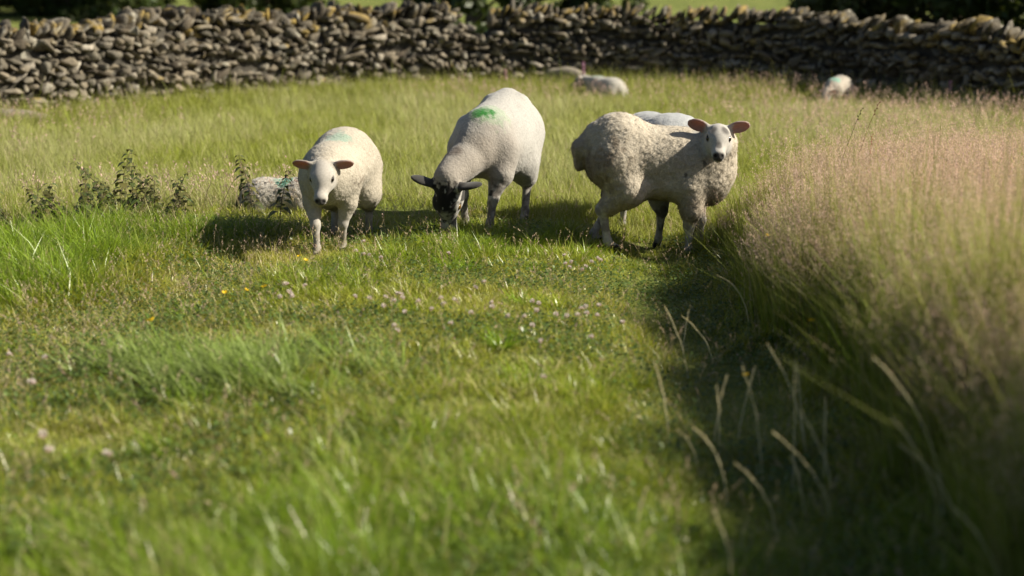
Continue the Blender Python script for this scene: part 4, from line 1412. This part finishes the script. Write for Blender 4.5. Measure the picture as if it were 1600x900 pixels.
# nettles
def nettle(x, y, h, seed, label, group=None):
    rng = np.random.default_rng(seed)
    h *= 1.25 * rng.uniform(.85, 1.2); y += rng.normal(0, .14); big = rng.uniform(.75, 1.5)
    z = gz(x, y)
    root = empty('nettle', (x, y, z), rng.uniform(0, 6))
    tag(root, label, 'nettle', group)
    bend = rng.normal(0, .12, 2)
    pts = [(bend[0] * t * t * h * 2, bend[1] * t * t * h * 2, h * t - .01) for t in np.linspace(0, 1, 7)]
    V, F = ribbon_tube(pts, .0035, .0015)
    mesh_obj('stem', V, F, STEM, root, True, spot(None, V, (.10, .075, .045)))
    LV, LF, LC = [], [], []
    k = 0
    for i, t in enumerate(np.linspace(.25, 1.0, int(5 + h * 22))):
        base = np.array((bend[0] * t * t * h * 2, bend[1] * t * t * h * 2, h * t - .01))
        for s in (0, 1):
            a = (i % 2) * math.pi / 2 + s * math.pi + rng.normal(0, .25)
            L = (.064 * big * (1.20 - .80 * t)) * rng.uniform(.7, 1.2) + .010
            d = np.array((math.cos(a), math.sin(a), 0)); w = np.array((-math.sin(a), math.cos(a), 0))
            row = []
            for j, (u, ww) in enumerate(((.12, .05), (.35, .30), (.6, .27), (.82, .14), (1.0, .0))):
                c = base + d * L * u * .95 + np.array((0, 0, L * (.35 * u - .70 * u * u)))
                row += [c - w * L * ww + np.array((0, 0, L * ww * .35)), c + w * L * ww + np.array((0, 0, L * ww * .35))]
            b = len(LV)
            LV += row
            LF += [(b + 2 * j, b + 2 * j + 1, b + 2 * j + 3, b + 2 * j + 2) for j in range(4)]
            cc = np.array((.060, .080, .024)) * rng.uniform(.6, 1.5) * np.array((rng.uniform(.9, 1.5), 1, 1))
            LC += [cc] * len(row)
            if t < .92 and rng.random() < .75:                       # drooping flower tassel
                b = len(LV); c = base + d * .008
                e = c + d * .02 + np.array((0, 0, -.022))
                LV += [c - w * .0022, c + w * .0022, e + w * .0028, e - w * .0028]
                LF.append((b, b + 1, b + 2, b + 3)); LC += [np.array((.20, .16, .11))] * 4
    mesh_obj('leaves', np.array(LV), np.array(LF), LEAF, root, False, np.array(LC))

NET = 'dark stinging nettle in the low clump behind the grass edge'
ng = 'nettles at the grass edge'
for i, (px, h, Y, lab) in enumerate(((4, .17, 8.4, NET), (42, .15, 8.3, NET), (86, .21, 8.4, NET), (104, .20, 8.5, NET), (138, .26, 8.45, NET), (153, .25, 8.35, NET),
        (20, .14, 8.35, NET), (60, .17, 8.4, NET), (72, .13, 8.3, NET), (115, .18, 8.45, NET), (130, .15, 8.3, NET), (163, .20, 8.5, NET), (178, .22, 8.4, NET), (195, .22, 8.35, NET),
        (216, .24, 8.5, NET), (221, .16, 8.3, NET), (250, .15, 8.35, NET), (271, .15, 8.3, NET), (186, .28, 8.5, NET), (204, .37, 8.45, 'tallest dark nettle of the clump, rising well above its neighbours'), (228, .26, 8.4, NET),
        (240, .20, 8.3, NET), (262, .24, 8.5, NET), (279, .21, 8.4, NET), (120, .16, 8.3, NET), (172, .18, 8.3, NET),
        (397, .36, 8.62, 'lone nettle standing right in front of the lying lamb'), (441, .25, 8.45, 'slim short nettle between the lying lamb and the facing lamb'))):
    nettle((px - 800) / 2222.2 * (Y * .976 + .33), Y, h, 300 + i, lab, ng if lab is NET else None)

# single seed-head stalks of rye-grass over the shaded rut
def stalk(px, py, h, lean, seed, label, group=None, arch=0.0, head=.5, colour=(.74, .66, .40), name='grass_stalk', cat='grass stalk', hw=.0040, base=None):
    rng = np.random.default_rng(seed)
    if seed < 600: h *= 1.12 * rng.uniform(.75, 1.2); lean += rng.normal(0, .16); arch += abs(rng.normal(0, .10)); head *= rng.uniform(.7, 1.2)
    tx, ty = at(px, py, h + gz(*at(px, py, h)) * .5)
    bx, by = (tx - lean * h, ty - .1 * h) if base is None else base
    z = gz(bx, by)
    root = empty(name, (bx, by, z))
    tag(root, label, cat, group)
    ts = np.linspace(0, 1, 12)
    top = np.array((tx - bx, ty - by, h))
    cur = lambda t: np.array((top[0] * (t ** 1.7) + rng.normal(0, .0015), top[1] * (t ** 1.7), h * (t + arch * (t - t * t) * 1.6) - .01))
    pts = np.array([cur(t) for t in ts])
    V, F = ribbon_tube(pts, .0022, .0012, 5)
    mesh_obj('stem', V, F, STEM, root, True, spot(None, V, np.array(colour) * .85))
    SV, SF, SC = [], [], []
    k = int(26 * head / .5)
    for i in range(k):
        t = 1 - head * (i / k)
        j = t * 11; a = int(min(j, 10)); c = pts[a] + (pts[a + 1] - pts[a]) * (j - a)
        d = pts[a + 1] - pts[a]; d = d / np.linalg.norm(d)
        s = np.cross(d, (0, 1, 0)); s /= np.linalg.norm(s)
        o2 = np.cross(d, s)
        sg = 1 if i % 2 else -1
        L = hw * 2.6 * rng.uniform(.8, 1.2) * (1 - .5 * (t - .5 if t > .5 else 0))
        axis = d * .85 + s * sg * .5 + o2 * rng.normal(0, .25); axis /= np.linalg.norm(axis)
        q = np.cross(axis, o2); q /= np.linalg.norm(q)
        b = len(SV)
        SV += [c, c + axis * L * .5 + q * hw * .45, c + axis * L, c + axis * L * .5 - q * hw * .45, c + axis * L * .5 + o2 * hw * .45, c + axis * L * .5 - o2 * hw * .45]
        SF += [(b, b + 1, b + 2, b + 3), (b, b + 4, b + 2, b + 5)]
        SC += [np.array(colour) * rng.uniform(.75, 1.25)] * 6
    mesh_obj('seed_head', np.array(SV), np.array(SF), HAY, root, False, np.array(SC))

ST = 'thin pale seed stalk rising out of the shaded rut'
sg_ = 'seed stalks over the shaded rut'
for i, (px, py, h, lean, arch, lab) in enumerate((
        (1022, 552, .25, -.05, 0, 'pinkish seed stalk standing straight at the sunlit side of the rut'), (1040, 455, .22, -.35, 0, ST), (1076, 466, .20, .1, 0, ST), (1068, 472, .20, -.3, 0, ST),
        (1121, 428, .30, -.5, .3, 'bent seed stalk drooping over the rut just in front of the broadside lamb'), (1215, 438, .20, -.5, .3, 'small arching straw stalk bowed over the dark rut edge'),
        (1121, 582, .26, .0, 0, ST), (1137, 568, .27, -.1, 0, ST), (1160, 545, .30, .0, 0, ST), (1180, 550, .28, .0, 0, ST), (1200, 525, .34, -.2, 0, 'tallest upright seed stalk in the middle of the rut'),
        (1243, 545, .31, .1, 0, ST), (1246, 560, .29, .05, 0, ST), (1290, 605, .28, -.05, 0, ST), (1252, 630, .24, -.3, 0, ST), (1208, 655, .24, -.4, 0, ST), (1238, 690, .22, -.3, 0, ST),
        (1365, 568, .40, -.45, .1, 'thick pale seed stalk leaning against the dark near grass'), (1424, 535, .44, -.35, .1, 'tall pale seed stalk before the sunlit tall grass edge'),
        (1395, 655, .38, -.45, .15, 'bright sunlit stalk bending over the darkest part of the rut'), (1150, 688, .22, -.5, .2, ST), (1085, 640, .20, -.4, .1, ST), (1060, 655, .18, -.35, .1, ST),
        (1405, 700, .34, -.3, .1, ST), (1490, 795, .30, -.5, .2, 'short bright stalk lowest in the dark near grass'), (1115, 770, .18, -.3, .1, ST), (1010, 760, .16, .1, .1, ST))):
    stalk(px, py, h, lean, 500 + i, lab, sg_ if lab is ST else None, arch, head=.42)
stalk(1362, 215, .62, .05, 601, 'red dock stem glowing in the tall pink grass', None, 0, .55, (.42, .10, .06), 'dock_stem', 'dock', .0060)
stalk(1372, 165, .78, .25, 602, 'brown cocksfoot head nodding highest above the tall grass', None, 0, .10, (.20, .10, .05), 'grass_stalk', 'grass stalk', .0075)
stalk(1346, 174, .74, .25, 603, 'dark plantain head leaning above the tall grass', None, 0, .10, (.06, .05, .03), 'plantain', 'plantain', .0070)
for i, (px, py, h, lean) in enumerate(((366, 258, .30, .35), (60, 258, .24, .05), (330, 262, .26, .25), (283, 285, .22, .2), (232, 262, .30, .2))):
    stalk(px, py + 22, h, lean, 620 + i, 'thin dark grass stalk among the nettles and hay', 'dark stalks among the nettles', .0, .35, (.15, .12, .07), hw=.0030)

# buttercups and clover
def flower_meshes():
    P = []; F = []
    for k in range(5):
        a = 2 * math.pi * k / 5
        d = np.array((math.cos(a), math.sin(a), 0)); w = np.array((-math.sin(a), math.cos(a), 0))
        b = len(P)
        P += [d * .001, d * .006 + w * .005 + np.array((0, 0, .003)), d * .0115 + w * .0035 + np.array((0, 0, .008)), d * .0115 - w * .0035 + np.array((0, 0, .008)), d * .006 - w * .005 + np.array((0, 0, .003))]
        F += [(b, b + 1, b + 4, b + 4), (b + 1, b + 2, b + 3, b + 4)]
    T = np.array([(f[0], f[1], f[2]) for f in F if f[2] == f[3]]); Q = np.array([f for f in F if f[2] != f[3]])
    return np.array(P), [Q, T]

BUT_P, BUT_F = flower_meshes()
rngc = np.random.default_rng(9)
CP, CF, CC = [], [], []
for i in range(70):
    d = rngc.normal(0, 1, 3); d[2] = abs(d[2]) * 1.0 - .35; d /= np.linalg.norm(d)
    s = np.cross(d, rngc.normal(0, 1, 3)); s /= np.linalg.norm(s)
    b = len(CP)
    CP += [d * .003, d * .009 + s * .0016, d * .0125, d * .009 - s * .0016]
    CF.append((b, b + 1, b + 2, b + 3))
    c = np.array((.66, .58, .54)) if d[2] > 0 else np.array((.55, .36, .34))
    CC += [c * rngc.uniform(.85, 1.1)] * 4
CP, CF, CC = np.array(CP), np.array(CF), np.array(CC)

proto = {}
def small_flower(kind, px, py, h, label, group, size=1.0):
    x, y = at(px, py, h)
    z = gz(x, y)
    root = empty(kind, (x, y, z), px * .7)
    root.scale = (1, 1, 1)
    tag(root, label, 'buttercup' if kind == 'buttercup' else 'clover', group)
    if kind not in proto:
        V, F = ribbon_tube([(0, 0, 0), (.01, 0, .5), (0, 0, 1)], .0012, .0009, 5)
        V[:, :2] *= 1.0
        s = mesh_obj('stem', V, F, STEM, root, True, spot(None, V, (.10, .14, .03)))
        if kind == 'buttercup': f = mesh_obj('petals', BUT_P, BUT_F, PETAL, root, False, spot(None, BUT_P, (.80, .52, .02)))
        else: f = mesh_obj('flower_head', CP, CF, PETAL, root, False, CC)
        proto[kind] = (s, f)
    else:
        s, f = (o.copy() for o in proto[kind])
        for o in (s, f): COL.objects.link(o); o.parent = root
    s.scale = (1, 1, h)
    f.location = (0, 0, h); f.scale = (size,) * 3
    f.rotation_euler = (math.sin(px) * .4, math.cos(py) * .4, px)

for px, py, h, lab, sz in ((237, 511, .13, 'single orange yellow buttercup in the dry left-leading rut', 1.5), (352, 469, .12, 'yellow buttercup beside a partner where the rut meets the turf', 1.1),
        (385, 465, .12, 'small dim yellow buttercup between two brighter ones', .9), (414, 461, .13, 'bright yellow buttercup next to a patch of white clover', 1.2), (478, 412, .12, 'small yellow buttercup in the grass just below the facing lamb', 1.0),
        (468, 402, .11, 'tiny yellow buttercup in the shadow of the facing lamb', .9),
        (1268, 497, .20, 'yellow buttercup at the dark rut edge under the tall grass', 1.3), (1200, 366, .34, 'orange yellow buttercup in tall grass below the head of the broadside lamb', 1.2), (1168, 549, .22, 'dull yellow buttercup half hidden among the rut seed stalks', 1.0)):
    small_flower('buttercup', px, py, h, lab.replace('left-leading ', ''), None, sz)
ct = 'small white clover head in the grazed turf'
cr = np.random.default_rng(33)
spots = [(48, 592), (66, 672), (167, 710), (76, 700)]
for cx, cy, sx, sy, k in ((890, 500, 45, 14, 13), (640, 478, 60, 14, 10), (905, 405, 22, 8, 9), (450, 464, 25, 10, 7), (735, 492, 60, 12, 7), (600, 395, 60, 12, 6), (700, 560, 160, 60, 10), (40, 600, 40, 30, 3)):
    spots += [(cx + cr.normal(0, sx), cy + cr.normal(0, sy)) for _ in range(k)]
for i, (px, py) in enumerate(spots):
    small_flower('clover', px, py, cr.uniform(.06, .10) if py < 560 else .12, ct if i > 3 else 'large pale clover head in the lush near grass', 'white clover in the turf' if i > 3 else 'near clover heads', 1.0 if i > 3 else 1.35)

# foxgloves at the wall foot
def foxglove(px, Y, h, seed, label):
    rng = np.random.default_rng(seed)
    x = (px - 800) / 2222.2 * (Y * .976 + .33)
    root = empty('foxglove', (x, Y, gz(x, Y)))
    tag(root, label, 'foxglove')
    V, F = ribbon_tube([(0, 0, 0), (.01, 0, h * .5), (0, 0, h)], .006, .003)
    mesh_obj('stem', V, F, STEM, root, True, spot(None, V, (.10, .14, .04)))
    BV, BF, off = [], [], 0
    for i in range(16):
        t = .55 + .42 * i / 16
        a = i * 2.4
        c = np.array((0, 0, h * t)); d = np.array((math.cos(a), math.sin(a), -.5)) * (.024 * (1.2 - t * .7))
        V, F = tube([c, c + d * .5, c + d], [.004, .010, .014], 6)
        BV.append(V); BF.append(F + off); off += len(V)
    BV = np.concatenate(BV)
    mesh_obj('bells', BV, np.concatenate(BF), PETAL, root, True, spot(None, BV, (.42, .22, .33)))
foxglove(911, 17.7, .42, 1, 'pink foxglove at the wall foot beside the big pale boulder')
foxglove(790, 17.9, .34, 2, 'small pink foxglove against the wall under the gap in the coping')
foxglove(1482, 15.6, .34, 3, 'pink foxglove at the foot of the dark low stretch of wall')
